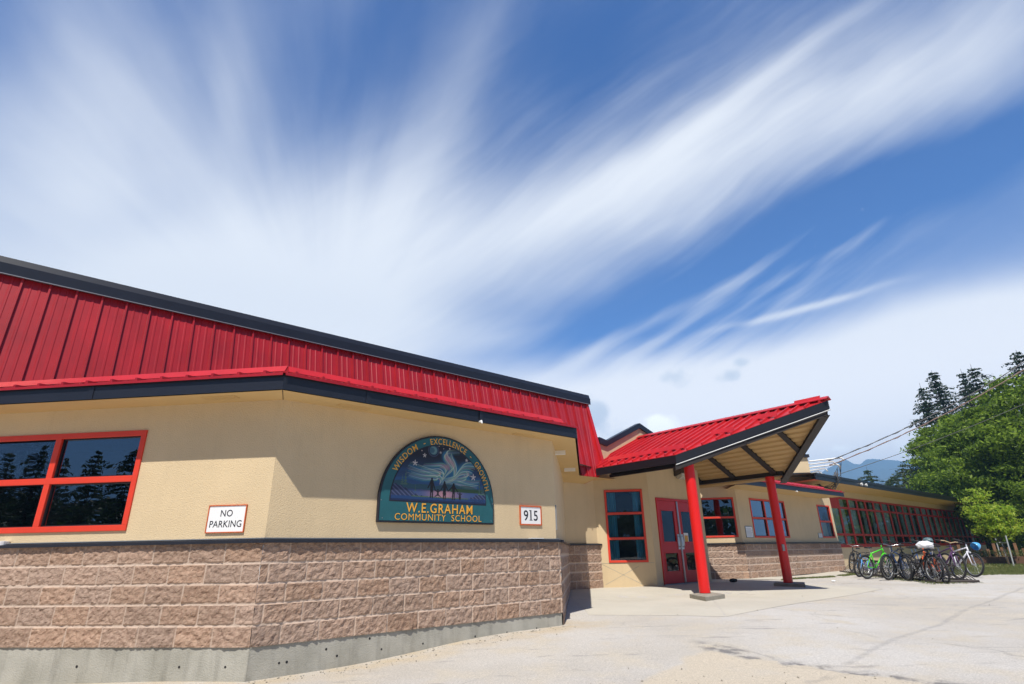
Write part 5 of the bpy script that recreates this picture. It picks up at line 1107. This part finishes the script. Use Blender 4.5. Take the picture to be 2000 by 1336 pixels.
leafy(b2, lobes_from([(1856, 830, 0, .9), (1884, 828, 0, 1.2), (1838, 858, 1, 1.0), (1810, 868, 0, .8), (1850, 870, 0, 1.9), (1885, 850, 1, 1.8), (1835, 890, 0, 1.7), (1865, 915, -1, 2.2), (1850, 950, 0, 1.9), (1880, 960, 1, 2.2), (1905, 985, 1, 2.0), (1812, 870, 0, .9), (1865, 985, -2, 1.5), (1840, 965, -2, 1.1), (1900, 1005, -2, 1.2)], 52, b2), 44000, 'leafy green tree reaching over the far end of the wing roof', 'locust_leaf', .12, trunk=.25)
b3 = tuple(azp(43.5, 60, Z0-1.2))
leafy(b3, lobes_from([(2000, 1000, 0, 3), (1970, 1000, 0, 3), (2030, 960, 0, 3.4), (2010, 1055, -2, 2.2), (1995, 1075, -2, 1.4)], 60, b3), 16000, 'dark green bushy tree low behind the end of the wing', 'bush_leaf', .14, trunk=.3)
# young maple with steel stakes
bm_ = onz(1972, 1107, -.98); bm = (bm_.x, bm_.y, Z0-.98); dm = math.hypot(bm_.x, bm_.y)
mp_ = leafy(bm, lobes_from([(1908, 975, 0, .30), (1925, 998, 0, .55), (1900, 1000, 0, .33), (1912, 1025, 0, .42), (1945, 1005, 0, .55), (1958, 1030, .2, .5), (1935, 1030, 0, .5), (1968, 1000, 0, .35), (1975, 1025, 0, .38), (1985, 1020, 0, .22), (1950, 1050, 0, .35), (1962, 1045, 0, .3), (1905, 960, 0, .18), (1922, 965, 0, .2), (1890, 975, 0, .2)], dm, bm), 3600, 'young yellow green maple between steel stakes', 'maple_leaf', .075, name='young_maple', trunk=.04)
r = thing('tree_stakes', bm, 'three leaning galvanised stakes with a crossbar round the young maple', 'stakes')
m = MB()
for (x0, y0, x1, y1) in ((1959, 1102, 1941, 1042), (1971, 1106, 1953, 1050), (1981, 1108, 1964, 1046)):
    p = onz(x0, y0, -.96); dd = math.hypot(p.x, p.y); q = ray(x1, y1); q = q*(dd/math.hypot(q.x, q.y)); m.tube([p, q], .028, 6)
m.build('stake', 'galvanised', r)
m = MB(); p = ray(1945, 1060); p = p*(dm/math.hypot(p.x, p.y)); q = ray(1966, 1060); q = q*(dm/math.hypot(q.x, q.y)); m.tube([p, q], .03, 6); m.build('crossbar', 'grey_metal', r)
# wooden planter with picket boards by the wing
pa = V((22.2, 29.2, 0)); pb = V((25.2, 29.0, 0)); r = thing('wooden_planter', tuple(pa+V((0, 0, Z0-1))), 'long brown wooden planter box with ragged upright pickets behind', 'planter')
t_ = (pb-pa).normalized(); n_ = V((-t_.y, t_.x, 0)); m = MB()
m.box((pa+pb)/2+V((0, 0, -.80)), t_*1.75, n_*.03, V((0, 0, .24))); m.box((pa+pb)/2+n_*1.0+V((0, 0, -.80)), t_*1.75, n_*.03, V((0, 0, .24))); m.box(pa-t_*.22+n_*.5+V((0, 0, -.80)), t_*.03, n_*.5, V((0, 0, .24))); m.box(pb+t_*.22+n_*.5+V((0, 0, -.80)), t_*.03, n_*.5, V((0, 0, .24))); m.build('planter_box', 'wood_brown', r)
for k in range(11):
    x = -.15+k*.34; h = .45+.14*math.sin(k*2.3); m = MB(); m.box(pa+t_*x+n_*.97+V((0, 0, -.62+h/2)), t_*.075, n_*.012, V((0, 0, h/2+.1))); m.build('picket', 'wood_picket', r)
Cs = np.array([(pa+t_*rng.uniform(-.1, 3.2)+n_*rng.uniform(.1, .85)+V((0, 0, Z0-.55+rng.uniform(0, .28)))) for _ in range(900)]); leaves('planting', Cs, .06, 'grass_blade', r, .2, 2.2)
# grass tufts
def tufts(name, poly, n, h, mt='grass_blade'):
    a, b, c, d = [np.array(p) for p in poly]; u = rng.random((n, 1)); v = rng.random((n, 1)); P = (a*(1-u)+b*u)*(1-v)+(d*(1-u)+c*u)*v; nz_ = np.array([noise.noise(V((p[0]*1.7, p[1]*1.7, 3))) for p in P]); P = P[nz_ > -.18]; Z = np.array([gz(*p) for p in P])+Z0+h*.35
    o = leaves(name, np.column_stack([P, Z]), h*.6, mt, None, .12, 2.6); o['kind'] = 'stuff'
tufts('grass', [(7.1, 16.55), (11.3, 20.0), (12.3, 21.4), (7.6, 17.1)], 5200, .05)
tufts('grass', [(12.9, 19.0), (17, 18.9), (24, 26.5), (16.5, 27.5)], 42000, .07)
tufts('grass', [(16.5, 27.5), (24, 26.5), (36, 38), (30, 39)], 20000, .12)
tufts('grass', [(10.2, 15.0), (11.6, 15.0), (12.6, 21.4), (11.3, 21.0)], 2600, .06)
# small litter and loose stones
m = MB()
for k in range(420):
    t = rng.random(); d_ = abs(rng.normal())*.22+.03
    if k < 200: p = FC.pt(sb+(se-sb)*t, d_, 0)
    elif k < 330: p = V((.6+2.9*t, 0, 0)); p.y = 4.6+1.4*rng.random()
    else: p = V((1+9*rng.random(), 6+9*rng.random(), 0))
    s = .004+.009*rng.random()**2; z = gz(p.x, p.y)+s*.4; q = rng.normal(size=(6, 3))*.25+np.array([(1, 0, 0), (-1, 0, 0), (0, 1, 0), (0, -1, 0), (0, 0, .7), (0, 0, -.7)])
    m.add([V((p.x, p.y, z))+V(tuple(x*s)) for x in q], [(0, 2, 4), (2, 1, 4), (1, 3, 4), (3, 0, 4), (2, 0, 5), (1, 2, 5), (3, 1, 5), (0, 3, 5)])
struct(m.build('gravel', 'pad_concrete'), 'stuff')
p = onz(1433, 1137, -.77); m = MB(); blobm(m, p+V((0, 0, .04)), (.10, .05, .05), 10, 6, -1, lambda u: .4*noise.noise(u*4)); o = m.build('litter', 'rubber', base=tuple(p+V((0, 0, Z0)))); tag(o, 'small dark crumpled scrap on the paving between the columns', 'litter')
p = onz(1628, 1136, -.85); m = MB(); blobm(m, p+V((0, 0, .015)), (.06, .04, .025), 10, 6, -1, lambda u: .4*noise.noise(u*4)); o = m.build('litter', 'white_paint', base=tuple(p+V((0, 0, Z0)))); tag(o, 'small white scrap at the edge of the grass strip', 'litter')
# ------------------------------------------------------------------ what the windows reflect: conifers across the road behind the viewer
for k, (px, H, w) in enumerate(((20, 9.7, 2.2), (80, 10.6, 3.3), (132, 9.6, 2.0), (190, 10.5, 2.9), (262, 10.6, 3.0), (-60, 10.8, 3), (325, 10.5, 3))):
    a = math.radians(193.4-math.degrees(math.atan2(ray(px, 885).x, ray(px, 885).y))); D = 60+4*(k % 3); p = V((1.36+D*math.sin(a), 11.6+D*math.cos(a), Z0-1.2)); conifer(tuple(p), H*(D+0)/61, w*1.5, 'dark conifer across the road behind the viewer', 300+k, 'needle', 'conifers across the road', dens=1.2, bs=1.5)
for k, (az, D, H, w) in enumerate(((126, 60, 13, 3.6), (138, 52, 12, 3.4), (150, 50, 10.5, 3), (158, 54, 12, 3.2), (168, 56, 10, 3), (177, 52, 13, 3.4), (186, 56, 11.5, 3), (195, 50, 13, 3.4), (204, 55, 11, 3), (212, 52, 12, 3.4), (110, 60, 14, 3.4))):
    p = azp(az, D, Z0-1.2); conifer(tuple(p), H, w, 'dark conifer across the road behind the viewer', 200+k, 'needle', 'conifers across the road', dens=.5, bs=1.9)
m = MB(); n = 60; vs = []
Cs = []
for k in range(16000):
    az = rng.uniform(100, 245); D = rng.uniform(62, 70); h = 6.6+1.6*noise.noise(V((az*.25, 0, 0)))+rng.random()*.5; p = azp(az, D, Z0-1.2+h*rng.random()); Cs.append(tuple(p))
o = leaves('hedge', np.array(Cs), .6, 'bush_leaf', None, .7); o['kind'] = 'stuff'
# ------------------------------------------------------------------ mountains
def mountain(name, prof, D, depth, mt, zb=-40, seed=0):
    m = MB(); az0, az1 = prof[0][0], prof[-1][0]; n = 260; k = 40; vs = []
    for i in range(n+1):
        az = az0+(az1-az0)*i/n; e = np.interp(az, [p[0] for p in prof], [p[1] for p in prof]); e += .0018*noise.fractal(V((az*1.2, seed, 0)), 1, 2, 5)
        for j in range(k+1):
            u = j/k; d = D-depth*(1-u); h = D*e*u**1.15; ridge = noise.fractal(V((az*.9, u*2.2, seed+4)), 1, 2, 6)*D*.018*math.sin(math.pi*min(u*1.02, 1)); p = azp(az, d); vs.append(V((p.x, p.y, zb*(1-u)+h+ridge)))
    fs = [(i*(k+1)+j, (i+1)*(k+1)+j, (i+1)*(k+1)+j+1, i*(k+1)+j+1) for i in range(n) for j in range(k)]; m.add(vs, fs); return struct(m.build(name, mt, smooth=True))
mat('forest_slope', (.025, .045, .035), .95, col2=(.05, .07, .055), vscale=.018)
mat('forest_slope_near', (.03, .06, .03), .95, col2=(.06, .09, .045), vscale=.03)
mountain('mountains', [(-60, .05), (0, .085), (20, .095), (26, .104), (28.4, .108), (29.3, .118), (30.44, .1262), (31.1, .118), (31.6, .117), (32.1, .1245), (32.9, .122), (34, .118), (35.2, .117), (37, .112), (39, .115), (41, .105), (44, .10), (50, .08), (70, .05)], 2600, 1300, 'forest_slope', seed=2)
mountain('foothills', [(-60, .02), (20, .045), (29, .060), (31, .078), (32.6, .071), (34, .080), (36, .074), (38, .07), (44, .05), (70, .03)], 1500, 700, 'forest_slope_near', seed=9)
# ------------------------------------------------------------------ haze
m = MB(); m.box((0, 400, 140), (3600, 0, 0), (0, 3200, 0), (0, 0, 215)); hz = m.build('haze', 'navy', z0=0)
hm = bpy.data.materials.new('haze'); hm.use_nodes = True; t = hm.node_tree; t.nodes.clear(); o = t.nodes.new('ShaderNodeOutputMaterial'); pv = t.nodes.new('ShaderNodeVolumePrincipled'); pv.inputs['Color'].default_value = (.33, .62, 1, 1); pv.inputs['Density'].default_value = .00055; pv.inputs['Anisotropy'].default_value = -.15; t.links.new(pv.outputs[0], o.inputs['Volume']); hz.data.materials.clear(); hz.data.materials.append(hm); hz['kind'] = 'stuff'; hz.display_type = 'WIRE'
